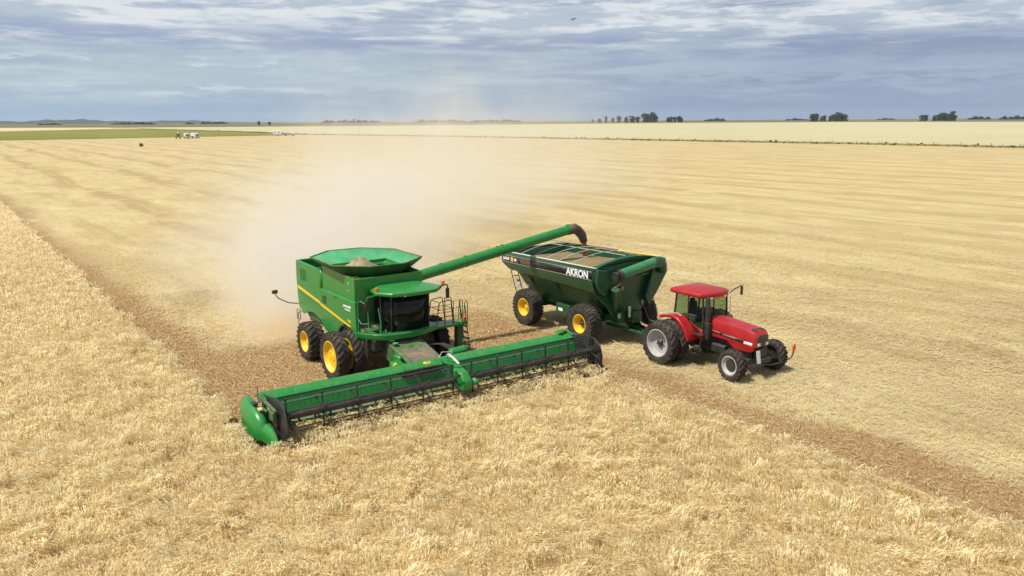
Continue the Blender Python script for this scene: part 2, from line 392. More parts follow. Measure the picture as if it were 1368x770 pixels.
cab.location = (0, .33, 0)
# grab rails on the right of the cab
b = MB(); b.tube([(.75, -1.5, 1.95), (.75, -1.5, 3.15), (.8, -1.4, 3.2), (1.3, -1.35, 3.1), (1.35, -1.35, 1.95)], .016); b.tube([(.75, -1.5, 2.5), (1.0, -1.5, 2.35), (1.35, -1.35, 2.4)], .014)
b.tube([(1.5, -1.0, 3.0), (1.65, -.98, 2.4), (1.6, -.98, 2.0)], .016); b.build('grab_rail', M['green_in'], cb)
# walkway round the cab
outer = [(.68, -1.60), (1.0, -1.50), (1.45, -1.2), (1.75, -.88), (1.90, -.4), (1.92, .3), (1.84, .85), (1.65, 1.25), (1.5, 1.6), (.9, 1.65)]
inner = [(.6, -1.0), (.9, -1.0), (1.3, -1.0), (1.5, -.7), (1.6, -.3), (1.62, .3), (1.55, .7), (1.4, 1.0), (1.0, 1.0), (.7, 1.0)]
b = MB(); b.loft([[(x, y, 1.96) for x, y in inner], [(x, y, 1.97) for x, y in outer], [(x + .01, y, 1.93) for x, y in outer], [(x - .05, y * .97, 1.74) for x, y in outer], [(x, y, 1.74) for x, y in inner]], closed=False)
b.build('cab_walkway', G, cb, bevel=.01)
b = MB(); b.box((1.05, 2.15, 1.80), (.85, 1.3, .09)); b.box((1.05, 2.9, 1.80), (.6, .5, .13)); pf = b.build('ladder_platform', G, cb, bevel=.02)
b = MB(); b.prism([(2.72, .42), (2.98, .42), (3.06, 1.78), (2.76, 1.78)], .86, 1.14, 'x'); b.build('ladder_box', M['dgreen'], pf, bevel=.02)
b = MB()
for x in (.8, 1.2): b.tube([(x, 3.34, .42), (x, 3.14, 1.75), (x, 3.10, 2.5)], .02, 6); 
for k in range(5):
    t = k / 4.5; b.box((1.0, 3.33 - .18 * t, .48 + 1.25 * t), (.42, .14, .03))
b.build('ladder', M['dgreen'], pf)
b = MB()
for x0 in (.7, 1.38):
    b.tube([(x0, 1.6, 1.84), (x0, 1.75, 2.75), (x0, 1.85, 2.84), (x0, 2.25, 2.86), (x0, 2.32, 2.8), (x0, 2.4, 1.84)], .02, 6)
    b.tube([(x0, 2.42, 1.84), (x0, 2.42, 2.82), (x0, 2.72, 2.8), (x0, 2.85, 1.86)], .02, 6)
    for z in (2.2, 2.5): b.tube([(x0, 1.66, z), (x0, 2.78, z)], .013, 5)
for y in (1.8, 2.4): 
    for z in (2.5, 2.8): b.tube([(.7, y, z), (1.38, y, z)], .014, 5)
b.tube([(.8, 3.0, 1.85), (.8, 3.08, 2.62), (.8, 3.16, 2.68), (.8, 3.22, 2.6), (.8, 3.2, 1.7)], .018, 6); b.tube([(1.2, 3.0, 1.85), (1.2, 3.08, 2.62), (1.2, 3.16, 2.68), (1.2, 3.22, 2.6), (1.2, 3.2, 1.7)], .018, 6)
b.build('railing', paint('rail_olive', (.05, .09, .02), .5, dust=.15), pf)
b = MB(); b.box((1.3, 3.0, 1.95), (.08, .12, .2)); b.build('tail_lamp', M['amber'], pf, bevel=.02)
# unloading auger across to the cart
ax = -1.8
p0 = Vector((ax, 1.9, 3.22)); p1 = Vector((ax, 11.15, 4.70))
d = (p1 - p0).normalized()
b = MB(); b.tube([p0, p0 + (p1 - p0) * .53], .245, 22); b.tube([p0 + (p1 - p0) * .53, p1], .235, 22); aug = b.build('unloading_auger', G, cb, bevel=.005)
for t in (.2, .34, .53, .56, .985):
    c = p0 + (p1 - p0) * t; b = MB(); b.tube([c - d * .025, c + d * .025], .258, 22); b.box(c + Vector((.0, 0, .255)), (.12, .06, .05)); b.build('clamp_ring', G, aug)
b = MB(); b.tube([p1 - d * .05, p1 + Vector((0, .28, .02)), p1 + Vector((0, .55, -.10)), p1 + Vector((0, .80, -.36)), p1 + Vector((0, .95, -.70))], [.25, .25, .24, .22, .17], 20, cap=False); b.build('rubber_spout', M['spoutrub'], aug, solid=.02)
b = MB(); b.tube([(ax, 1.45, 3.35), (ax, 1.75, 3.3), p0 + d * .35], [.34, .33, .27], 18); b.box((ax, 1.55, 2.9), (.6, .35, 1.2)); b.build('auger_elbow', M['dgreen'], aug, bevel=.02)
b = MB(); b.tube([(ax + .15, 1.3, 3.85), (ax + .15, 2.0, 3.9), (ax + .1, 2.3, 3.55)], .03); b.tube([(.0, 1.0, 3.75), (-.2, 1.5, 3.68), (-.7, 1.8, 3.7)], .025); b.build('hydraulic_hose', M['lamp'], aug)
# running gear
b = MB(); b.tube([(0, -2.3, .97), (0, 2.3, .97)], .2, 12); b.box((0, -1.1, 1.2), (.7, .4, .6)); b.box((0, 1.1, 1.2), (.7, .4, .6)); b.build('front_axle', M['dgreen'], cb, bevel=.02)
b = MB(); b.tube([(-3.25, -1.6, .8), (-3.25, 1.6, .8)], .13, 10); b.box((-3.25, 0, 1.1), (.4, .5, .6)); b.build('rear_axle', M['black'], cb)
for s in (-1, 1):
    wheel(cb, .05, s * 2.24, .98, .50, 24, M['yellow'], s, .16, .62, 'yellow', .2, .05)
    wheel(cb, .05, s * 1.52, .98, .50, 24, M['yellow'], s, .16, .62, 'yellow', .2, .05)
    wheel(cb, -3.28, s * 1.88, .83, .70, 20, M['yellow'], s, .2, .52, 'yellow', .14, .05)
# under the cab
b = MB(); b.box((1.0, 0, 1.5), (.9, 2.4, .45)); b.box((.9, -1.25, 1.35), (.5, .25, .8)); b.box((.9, 1.25, 1.35), (.5, .25, .8)); b.build('underframe', M['black'], cb, bevel=.03)
b = MB(); b.prism([(1.15, 1.65), (1.6, 1.62), (4.15, .98), (4.15, .25), (3.7, .25), (1.15, 1.0)], -.72, .72); fh = b.build('feeder_house', M['dgreen'], cb, bevel=.03)
b = MB(); b.box((3.0, 0, 1.29), (1.2, 1.1, .03), (0, R(14), 0)); b.build('feeder_lid', paint('worn_steel', (.13, .12, .10), .6, metal=.3, dust=.4), fh)
b = MB(); b.box((3.3, -1.15, 1.0), (.75, .45, .55), (0, .2, 0)); b.box((2.7, -.85, 1.1), (.5, .2, .6)); hd = b.build('drive_shield', G, cb, bevel=.08)
MB().box((3.4, -1.36, 1.22), (.10, .09, .26), (0, .5, .2)).build('warning_strip', M['yellow'], hd)
b = MB(); b.tube([(3.7, 1.5, 1.45), (3.72, .8, 1.42)], .17, 14); b.box((3.85, 1.2, 1.2), (.3, .7, .3)); b.build('drive_shield', G, cb, bevel=.03)
b = MB()
for k in range(5): b.tube([(1.7, .85 + .05 * k, 1.3), (2.8, .9 + .06 * k, 1.55), (3.9, 1.3 + .07 * k, 1.25 + .05 * (k % 2)), (4.6, 1.55, 1.15)], .017, 6)
b.build('hydraulic_hose', M['black'], cb)
b = MB(); b.lathe([(.11, 0), (.11, .03), (.001, .04)], (1.95, -.55, 1.62), 16, 'z'); b.build('reservoir_cap', M['green_in'], cb)
# header ------------------------------------------------------------
HL, HR = -6.8, 6.5
hdr = bpy.data.objects.new('header', None); COL.objects.link(hdr); hdr.parent = cb; hdr.location = (4.1, .05, 0)
def H(b, name, mat, **k):
    o = b.build(name, mat, hdr, **k)
    o.location = (-4.1, -.05, 0); return o
b = MB(); b.prism([(4.0, 1.40), (4.06, 1.47), (4.50, 1.37), (4.54, 1.33), (4.46, 1.30), (4.04, 1.36)], HL + .25, HR - .25); tp = H(b, 'top_beam', G, bevel=.012)
b = MB(); b.prism([(4.02, 1.38), (4.0, .3), (4.08, .25), (4.12, 1.38)], HL + .3, HR - .3); H(b, 'rear_beam', M['dgreen'], bevel=.01)
b = MB(); b.prism([(4.47, 1.31), (4.60, 1.10), (4.63, 1.04), (4.68, .5), (4.9, .24), (5.4, .14), (6.2, .12), (6.2, .10), (5.3, .10), (4.8, .18), (4.60, .48), (4.55, 1.0), (4.42, 1.27)], HL + .3, HR - .3); H(b, 'trough', G)
for i in range(9):
    y = HL + 1.2 + i * 1.38; b = MB(); b.box((4.285, y, 1.425), (.43, .012, .012), (0, R(13), 0)); H(b, 'beam_seam', M['dgreen'])
b = MB(); b.tube([(5.12, HL + .35, .55), (5.12, HR - .35, .55)], .2, 16)
for sgn, y0, y1 in ((1, HL + .4, -.5), (-1, HR - .4, .6)):
    n = 150; rows = []
    for i in range(n + 1):
        t = i / n; a = sgn * t * 2 * PI * 11; y = y0 + (y1 - y0) * t
        rows.append([(5.12 + math.cos(a) * r_, y, .55 + math.sin(a) * r_) for r_ in (.2, .31)])
    b.loft(rows, closed=False)
H(b, 'auger', M['dgreen'], recalc=False)
b = MB(); b.box((6.24, .05, .12), (.08, HR - HL - .5, .03))
for i in range(120):
    y = HL + .35 + i * (HR - HL - .7) / 119; b.prism([(6.25, .10), (6.42, .115), (6.25, .14)], y - .02, y + .02)
H(b, 'cutter_bar', M['grey'])
# reel
RX, RZ, RR = 5.72, 1.09, .54
def reel_half(y0, y1):
    rl = MB().tube([(RX, y0, RZ), (RX, y1, RZ)], .105, 18)
    n = max(2, int(round(abs(y1 - y0) / 1.15)))
    rt = H(rl, 'reel_tube', M['black'])
    NB = 6; ph = -.47
    for k in range(NB):
        a = ph + k * 2 * PI / NB; bx, bz = RX + RR * math.cos(a), RZ + RR * math.sin(a)
        b = MB(); b.tube([(bx, y0 + .04, bz), (bx, y1 - .04, bz)], .021, 8)
        H(b, 'reel_bat', M['black'])
        b = MB(); nt = int((y1 - y0) / .19)
        for i in range(nt):
            y = y0 + .1 + i * (y1 - y0 - .2) / (nt - 1); b.face([(bx - .004, y, bz), (bx + .004, y, bz), (bx + .05, y, bz - .24), (bx + .044, y, bz - .24)]); b.face([(bx, y - .004, bz), (bx, y + .004, bz), (bx + .047, y + .004, bz - .24), (bx + .047, y - .004, bz - .24)])
        tag(H(b, 'tine_row', M['black'], recalc=False), kind='stuff')
    for i in range(n + 1):
        y = y0 + .08 + i * (y1 - y0 - .16) / n
        b = MB(); b.tube([(RX, y - .03, RZ), (RX, y + .03, RZ)], .17, 16)
        for k in range(NB):
            a = ph + k * 2 * PI / NB; c, s_ = math.cos(a), math.sin(a)
            b.box((RX + c * RR * .52, y, RZ + s_ * RR * .52), (RR * .95, .03, .05), (0, -a, 0))
            b.tube([(RX + c * RR, y - .04, RZ + s_ * RR), (RX + c * RR, y + .04, RZ + s_ * RR)], .05, 8)
        H(b, 'reel_spider', M['black'])
reel_half(HL + .42, -.22); reel_half(.42, HR - .38)
b = MB(); b.prism([(5.35, 1.3), (5.5, 1.45), (5.95, 1.38), (6.22, 1.1), (6.2, .78), (5.9, .68), (5.5, .9)], -.14, .22); gb = H(b, 'reel_gearbox', G, bevel=.06)
b = MB(); b.tube([(6.05, .3, 1.0), (6.05, .42, 1.0)], .13, 14); H(b, 'gearbox_cap', M['green_in'])
b = MB(); b.box((4.95, .08, 1.44), (1.1, .14, .10), (0, R(2), 0)); b.tube([(4.3, .08, 1.45), (5.1, .12, 1.58), (5.6, .1, 1.48)], .03); H(b, 'reel_arm', G, bevel=.02)
b = MB(); b.box((4.58, -.95, 1.27), (.12, 1.5, .2)); b.tube([(5.0, -1.7, 1.34), (5.0, -.2, 1.34)], .03); H(b, 'feeder_opening_shield', M['black'], bevel=.02)
b = MB()
for k in range(3): b.tube([(4.2, .3 + .04 * k, 1.48), (4.45, .25 + .04 * k, 1.66), (4.8, .22 + .04 * k, 1.62), (5.3, .2 + .03 * k, 1.5)], .011, 5)
b.tube([(4.1, .1, 1.46), (4.0, .3, 1.62), (4.15, .65, 1.6), (4.3, .4, 1.48)], .011, 5)
H(b, 'hose', M['lamp'])
o = badge(hdr, (.18, -.55, 1.425), .09, .16, (0, R(13), 0))
for y0, s in ((HL, -1), (HR, 1)):
    # end shield: dark profiled plate
    b = MB(); b.prism([(4.1, 1.42), (4.6, 1.48), (5.3, 1.62), (5.8, 1.60), (6.15, 1.35), (6.3, .95), (6.25, .5), (6.0, .1), (4.4, .1), (4.1, .3)], y0 + (-s) * .30, y0 + (-s) * .34); H(b, 'end_plate', M['black'], bevel=.01)
    b = MB(); b.box((4.9, y0 - s * .16, 1.36), (1.7, .09, .1), (0, R(4), 0)); b.tube([(4.3, y0 - s * .15, .8), (5.4, y0 - s * .15, 1.3)], .035, 8); b.box((5.5, y0 - s * .14, 1.12), (.35, .12, .28)); b.box((4.6, y0 - s * .14, .95), (.5, .14, .3)); H(b, 'reel_arm', M['dgreen'], bevel=.015)
    def sec(x, yo, yi, z0, z1):
        zc = z0 + (z1 - z0) * .62
        return [(x, yo + s * .0, z0), (x, yo + s * .02, zc), (x, yo + (yi - yo) * .14, z1 - (z1 - z0) * .12), (x, yo + (yi - yo) * .4, z1), (x, yo + (yi - yo) * .8, z1 - .01), (x, yi, z1 - .08), (x, yi, z0)]
    yo, yi = y0 + s * .30, y0 - s * .05
    k_ = 1. if s < 0 else .86; kz = 1. if s < 0 else .8
    prof = [(3.50, yo - s * .16, yi, .70, 1.10), (3.58, yo - s * .05, yi, .48, 1.27), (3.80, yo, yi, .34, 1.34), (4.3, yo + s * .02, yi, .30, 1.28), (4.8, yo + s * .0, yi - s * .02, .30, 1.12), (5.12, yo - s * .03, yi - s * .02, .3, .99), (5.26, yo - s * .12, yi - s * .01, .3, .72), (5.30, yo - s * .13, yi - s * .05, .3, .80), (5.42, yo - s * .14, yi - s * .07, .3, .88), (5.75, yo - s * .17, yi - s * .05, .3, .82), (6.1, yo - s * .21, yi + s * .0, .32, .70), (6.42, yo - s * .24, yi + s * .07, .36, .54), (6.6, yo - s * .25, yi + s * .13, .38, .44)]
    b = MB(); b.loft([sec(3.5 + (q[0] - 3.5) * k_, q[1], q[2], q[3], q[4] * kz) for q in prof], cap0=True, cap1=True); dv = H(b, 'crop_divider', G if s < 0 else M['dgreen'], ang=50)
    b = MB(); b.tube([(4.25, y0 - s * .12, 1.2), (4.25, y0 - s * .12, 1.75)], .012, 6); H(b, 'reel_height_rod', M['black'])
    b = MB(); b.box((4.85, y0 + s * .02, 1.18), (.16, .14, .06), (0, R(15), 0)); H(b, 'divider_sticker', paint('sticker_cream', (.7, .5, .25), .5), bevel=.02)
    b = MB()
    for k in range(4): b.tube([(4.2 + .05 * k, y0 - s * .14, 1.2), (4.5, y0 - s * (.12 + .02 * k), 1.42), (4.9, y0 - s * .16, 1.40 - .04 * k), (5.5, y0 - s * .22, 1.1 - .05 * k)], .011, 5)
    H(b, 'hose', M['lamp'])
    b = MB(); b.box((4.45, y0 + s * .06, 1.27), (.28, .16, .06)); H(b, 'divider_opening', M['black'], bevel=.02)
b = MB(); b.box((4.05, 5.9, 1.55), (.3, .5, .05), (0, 0, .3)); b.box((4.2, 6.2, 1.45), (.6, .12, .10)); H(b, 'transport_bracket', G, bevel=.015)
# grain in the tank
def heap(name, f, nx, ny, mat, loc, rz, label, cat):
    vs = []; fs = []
    for i in range(nx):
        for j in range(ny):
            u, v = i / (nx - 1), j / (ny - 1); vs.append(f(u, v))
    for i in range(nx - 1):
        for j in range(ny - 1): a = i * ny + j; fs.append((a, a + ny, a + ny + 1, a + 1))
    me = bpy.data.meshes.new(name); me.from_pydata(vs, [], fs); me.materials.append(mat)
    for p in me.polygons: p.use_smooth = True
    o = bpy.data.objects.new(name, me); COL.objects.link(o); o.location = loc; o.rotation_euler = (0, 0, rz)
    tag(o, label, cat, kind='stuff'); return o
def grainmat(name, a, bcol, c3):
    m, g = newmat(name); out = g.new('ShaderNodeOutputMaterial'); b = g.new('ShaderNodeBsdfPrincipled'); b.inputs['Roughness'].default_value = .85
    tc = g.new('ShaderNodeTexCoord').outputs['Object']
    n = g.noise(tc, 2.2, 5, .65); n2 = g.noise(tc, 45, 3, .6)
    c = g.mix(g.ss(n, .42, .62), a, bcol); c = g.mix(g.mul(g.ss(n2, .4, .7), .55), c, c3); g.link(c, b.inputs['Base Color'])
    bp = g.new('ShaderNodeBump'); bp.inputs['Strength'].default_value = .5; bp.inputs['Distance'].default_value = .03; g.link(n2, bp.inputs['Height']); g.link(bp.outputs[0], b.inputs['Normal'])
    g.link(b.outputs[0], out.inputs[0]); return m
M['grain'] = grainmat('wheat_grain', (.45, .28, .12), (.40, .26, .12), (.5, .34, .17))
def tankgrain(u, v):
    x = -2.95 + 2.8 * u; y = -1.1 + 2.2 * v; r = math.hypot((x + 1.85) / .75, (y + .1) / .75)
    return (x, y, 3.86 + .62 * math.exp(-r * r * 1.6) + .05 * math.sin(9 * x + 4 * y) * math.cos(7 * y + x) + .03 * math.sin(19 * x) * math.sin(17 * y))
heap('grain_heap', tankgrain, 60, 50, grainmat('tank_grain', (.34, .27, .15), (.12, .14, .06), (.42, .34, .2)), CB, HEAD, 'small pale heap of harvested grain inside the open green tank of the combine', 'grain')

# ================================================================== GRAIN CART
KC = (4.700, 37.290, 0)
kc = empty('grain_cart', KC, HEAD)
tag(kc, 'dark green grain cart with open top and AKRON lettering, standing under the unloading auger', 'grain cart')
CG = M['cgreen']
def ringr(x0, x1, y, z, z1=None, y2=None):
    z1 = z if z1 is None else z1
    return [(x0, -y, z), (x1, -y, z1), (x1, y, z1), (x0, y, z)]
bin_ = MB().loft([ringr(-6.05, 1.12, 2.1, 3.52, 3.62), ringr(-6.0, 1.0, 2.1, 3.42, 3.5), ringr(-5.95, .95, 2.1, 2.98, 3.0), ringr(-5.65, .80, 1.93, 2.68, 2.5), ringr(-5.35, .65, 1.55, 2.5, 2.28), ringr(-4.9, .3, 1.25, 1.75, 1.7), ringr(-4.6, .0, 1.0, 1.25, 1.2)], cap1=True).build('bin', CG, kc, solid=.05)
b = MB(); b.loft([[(-6.08, -2.13, 3.53), (1.1, -2.13, 3.62)], [(-6.08, -2.05, 3.56), (1.1, -2.05, 3.65)], [(-6.08, -1.99, 3.53), (1.1, -1.99, 3.62)]], closed=False); b.build('rim_strip', M['rail'], bin_, solid=.02)
b = MB(); b.tube([(-1.9, 2.08, 3.66), (1.05, 2.08, 3.72)], .04, 10); b.build('rolled_cover', M['yellow'], bin_)
b = MB(); b.tube([(-6.05, 2.08, 3.56), (-1.9, 2.08, 3.66)], .045, 8); b.build('cover_tube', M['black'], bin_)
b = MB(); b.tube([(-6.05, -2.05, 3.52), (-6.05, 2.05, 3.58)], .04, 8); b.build('rear_rim_tube', M['black'], bin_)
# decal band and writing on the near side
b = MB()
b.face([(-5.9, -2.135, 3.02), (.9, -2.135, 3.06), (.98, -2.135, 3.46), (-5.95, -2.135, 3.38)]); dec = b.build('decal_band', M['decal'], bin_, solid=.006)
b = MB(); b.tube([(-5.9, -2.142, 3.035), (.9, -2.142, 3.075)], .008, 4); b.tube([(-5.9, -2.142, 3.375), (.95, -2.142, 3.45)], .008, 4); b.tube([(-4.65, -2.142, 3.04), (-4.65, -2.142, 3.39)], .008, 4); b.build('decal_line', M['rail'], dec)
text_mesh('AKRON', 'lettering', M['lettering'], .44, dec, (-.05, -2.145, 3.25), (R(90), R(-.6), 0), offset=.014, sx=.98)
b = MB()
for k in range(5): b.box((-5.78 + k * .105, -2.143, 3.2 + .005 * k), (.07, .008, .12 if k % 2 else .15))
b.build('small_lettering', M['lettering'], dec)
st = MB(); pts = []
for k in range(10): a = PI / 2 + k * PI / 5; r_ = .17 if k % 2 == 0 else .085; pts.append((-5.08 + r_ * math.cos(a), 3.22 + r_ * math.sin(a)))
st.prism(pts, -2.140, -2.148).build('star_emblem', M['yellow'], dec)
b = MB(); b.box((-4.86, -2.143, 3.21), (.07, .008, .14)); b.box((-4.76, -2.143, 3.21), (.08, .008, .13)); b.build('number_print', M['lettering'], dec, bevel=.004)
MB().box((-3.9, -2.141, 3.23), (0.9, .006, .22)).build('red_brown_patch', M['rust'], dec)  # plain red-brown rectangle on the decal band
b = MB(); b.prism([(-3.9, 2.50), (-2.3, 2.42), (-2.2, 2.5), (-3.9, 2.60)], -1.80, -1.70); b.build('side_patch', M['rust'], bin_)
# arched front cap
n = 16; ya = [-2.12 + 4.24 * i / n for i in range(n + 1)]
zf = lambda y: 3.60 + .32 * (1 - (y / 2.12) ** 2) + .05 * (y + 2.12) / 4.24
b = MB(); b.loft([[(.55, y, 3.50 + .25 * (1 - (y / 2.12) ** 2)) for y in ya], [(1.02, y, zf(y) + .02) for y in ya], [(1.14, y, zf(y)) for y in ya], [(1.08, y, zf(y) - .22) for y in ya]], closed=False); b.build('front_cap', M['cgreen'], kc, solid=.03)
b = MB(); b.loft([[(1.06, y, zf(y) - .15) for y in ya], [(1.02, y, 3.2) for y in ya], [(.92, y * .98, 2.9) for y in ya]], closed=False); b.build('front_wall', CG, kc, solid=.03)
# flared side gussets on the front
MB().prism([(-2.1, 3.6), (-1.55, 3.5), (-1.25, 3.1), (-1.6, 2.35), (-1.9, 2.55), (-2.12, 3.0)], 1.08, 1.3, 'x').build('front_gusset', CG, kc, bevel=.04)
MB().prism([(2.12, 3.72), (1.5, 3.6), (1.3, 3.0), (.9, 2.0), (1.15, 1.55), (1.75, 2.3), (2.3, 3.1)], 1.05, 1.25, 'x').build('front_gusset', CG, kc, bevel=.04)
b = MB(); b.prism([(-2.05, 3.55), (2.05, 3.6), (2.2, 3.1), (1.2, 1.7), (.7, 1.0), (-.6, 1.0), (-1.2, 1.75), (-1.95, 2.45), (-2.08, 3.0)], .78, .93, 'x'); b.build('front_frame', CG, kc, bevel=.02)
# folded unloading auger across the front
b = MB(); b.tube([(1.55, -1.0, 3.28), (1.45, 1.15, 3.60)], .235, 20); fa = b.build('folded_auger', M['cgreen2'], kc, bevel=.01)
b = MB(); b.tube([(1.45, 1.1, 3.59), (1.42, 1.5, 3.60), (1.40, 1.72, 3.42), (1.38, 1.80, 3.1)], [.25, .26, .25, .2], 18); b.build('auger_hood', M['cgreen'], fa, bevel=.01)
b = MB(); b.tube([(1.56, -1.1, 3.26), (1.55, -.97, 3.28)], .26, 20); b.box((1.45, -1.15, 3.2), (.4, .2, .4)); b.build('auger_flange', M['black'], fa, bevel=.02)
b = MB(); b.tube([(.6, -.35, 1.2), (1.45, -1.15, 2.7)], .24, 18); b.build('lower_auger', CG, fa)
b = MB(); b.tube([(1.65, -1.5, 2.75), (1.65, -.7, 3.02), (1.6, .6, 3.2)], .03); b.build('hydraulic_ram', M['rust'], fa)
MB().box((1.32, -.85, 2.62), (.04, .55, .14), (R(-8), 0, 0)).build('warning_plate', paint('dull_gold', (.45, .3, .08), .5), kc)
# cover bows and ridge cable
for i in range(6):
    x = -5.4 + i * .98; zb = 3.56 + .014 * (x + 6)
    b = MB(); b.tube([(x, -2.04 + 4.08 * t / 14, zb + .34 * (1 - (2 * t / 14 - 1) ** 2)) for t in range(15)], .018, 5); b.build('cover_bow', M['rail'], kc)
b = MB(); b.tube([(-6.0, .0, 3.85), (.8, 0, 3.96)], .018, 5); b.build('ridge_cable', M['rail'], kc)
# chassis
b = MB(); b.box((-2.1, -.75, 1.12), (5.2, .18, .3)); b.box((-2.1, .75, 1.12), (5.2, .18, .3)); b.box((-4.26, 0, 1.0), (.3, 2.6, .3)); b.box((0, 0, 1.0), (.3, 2.6, .3))
for x in (-4.6, -2.1, .2): b.box((x, 0, 1.12), (.2, 1.6, .22))
b.build('chassis', CG, kc, bevel=.015)
b = MB()
for x in (-4.3, -2.2, .2):
    for y in (-1, 1): b.tube([(x, y * .8, 1.2), (x, y * 1.75, 2.55)], .05, 6)
b.build('bin_support', CG, kc)
b = MB(); b.box((-1.95, -1.2, 1.12), (1.0, .45, .55)); tb = b.build('tool_box', M['cgreen'], kc, bevel=.03)
MB().box((-2.1, -1.432, 1.12), (.32, .012, .14)).build('sticker', M['lettering'], tb)
b = MB(); b.box((.9, -.5, 1.2), (.5, .4, .55)); b.box((1.1, .3, 1.15), (.5, .6, .5)); b.tube([(1.2, .1, 1.2), (2.1, .05, .95)], .06, 10); b.build('gear_case', M['cgreen'], kc, bevel=.04)
b = MB(); b.box((1.3, -.15, 1.45), (.06, .12, .5)); b.box((1.32, -.8, 1.35), (.05, .12, .2)); b.build('hose_holder', M['rail'], kc)
b = MB(); b.tube([(.2, -.5, .75), (2.4, -.08, .6), (3.0, 0, .58)], .08, 8); b.tube([(.2, .5, .75), (2.4, .08, .6), (3.0, 0, .58)], .08, 8); b.build('drawbar', CG, kc)
b = MB(); b.tube([(1.9, .05, .98), (2.95, .03, .85)], .055, 10); b.build('drive_shaft', paint('shaft_orange', (.55, .17, .08), .5), kc)
b = MB(); b.tube([(1.3, .6, 1.9), (1.9, .5, 1.1), (2.9, .2, 1.2)], .02, 6); b.tube([(1.3, 1.2, 2.2), (2.0, .9, 1.5), (2.4, .6, .9)], .02, 6); b.build('hydraulic_hose', M['grey'], kc)
# rear ladder
b = MB()
for y in (-1.75, -1.35): b.tube([(-5.2, y, 1.35), (-5.75, y, 2.6)], .022, 6)
for k in range(5): t = k / 4; b.box((-5.22 - .5 * t, -1.55, 1.42 + 1.1 * t), (.05, .42, .03))
b.build('ladder', M['black'], kc)
b = MB(); b.box((-5.35, -1.55, 1.75), (.03, .3, .16), (0, -.4, 0)); b.box((-5.45, -1.55, 2.0), (.03, .3, .12), (0, -.4, 0)); b.box((-4.9, -1.3, 1.9), (.3, .04, .12), (0, .6, 0)); b.build('reflective_plate', M['lettering'], kc)
for x, s in ((0.02, -1), (0.02, 1), (-4.26, -1), (-4.26, 1)):
    wheel(kc, x, s * 1.77, .91, .66, 30, M['yellow'], s, .26, .46, 'black' if x > -1 else 'yellow', .13, .12, steep=.35, wide=.5, lugh=.03)
for s in (-1, 1): MB().lathe([(.95, -.2), (1.0, -.2), (1.0, .2), (.95, .2)], (-4.26, s * 1.2, .91), 4, 'y') if False else None
# grain in the cart
def cartgrain(u, v):
    x = -5.75 + 6.3 * u; y = -1.95 + 3.9 * v; r = math.hypot((x + .9) / 1.6, (y + .1) / 1.3)
    return (x, y, 3.30 + .03 * x + .26 * math.exp(-r * r) + .03 * math.sin(3 * x + 1) * math.cos(2.6 * y))
heap('grain_heap', cartgrain, 70, 44, grainmat('cart_grain', (.24, .145, .075), (.15, .17, .045), (.30, .21, .11)), KC, HEAD, 'brown wheat grain filling the open bin of the dark green cart', 'grain')
# falling grain
cf = Matrix.Rotation(HEAD, 4, 'Z')
sp = Vector(CB) + cf @ (p1 + Vector((0, .95, -.70)))
b = MB()
for i in range(900):
    t = rnd.random() ** .8; a = rnd.random() * 6.28; rr_ = (.06 + .16 * t) * math.sqrt(rnd.random())
    p = Vector((math.cos(a) * rr_, math.sin(a) * rr_ + .22 * t, -.72 * t)); s_ = .012 + .012 * rnd.random()
    b.box(p, (s_ * 2, s_ * 2, s_ * 3.5), (rnd.random() * 3, rnd.random() * 3, 0))
fg = b.build('falling_grain', M['grain'], None, loc=sp); fg.rotation_euler = (0, 0, HEAD)
tag(fg, 'thin stream of grain pouring from the auger spout into the cart', 'grain', kind='stuff')

# ================================================================== TRACTOR
TC = (7.648, 33.928, 0)
tr = empty('tractor', TC, HEAD)
tag(tr, 'red tractor with dual rear wheels and silver rims, hitched to the dark green cart', 'tractor')
RD = M['red']
b = MB(); b.box((.4, 0, .95), (2.4, .7, .7)); b.box((2.3, 0, .95), (2.2, .5, .55)); b.box((3.3, 0, .62), (.35, 1.9, .22)); b.box((0, 0, .91), (.35, 3.6, .3)); b.build('chassis', M['black'], tr, bevel=.03)
for s in (-1, 1):
    wheel(tr, 0, s * 1.83, .91, .44, 22, M['white'], s, .24, .62, 'black', .15, .14)
    wheel(tr, 0, s * 1.22, .91, .44, 22, M['white'], s, .24, .62, 'black', .15, .14)
    w = wheel(tr, 3.3, s * 1.25, .63, .42, 18, M['white'], s, .12, .58, 'black', .24, .06)
    w.rotation_euler[2] = R(-4)
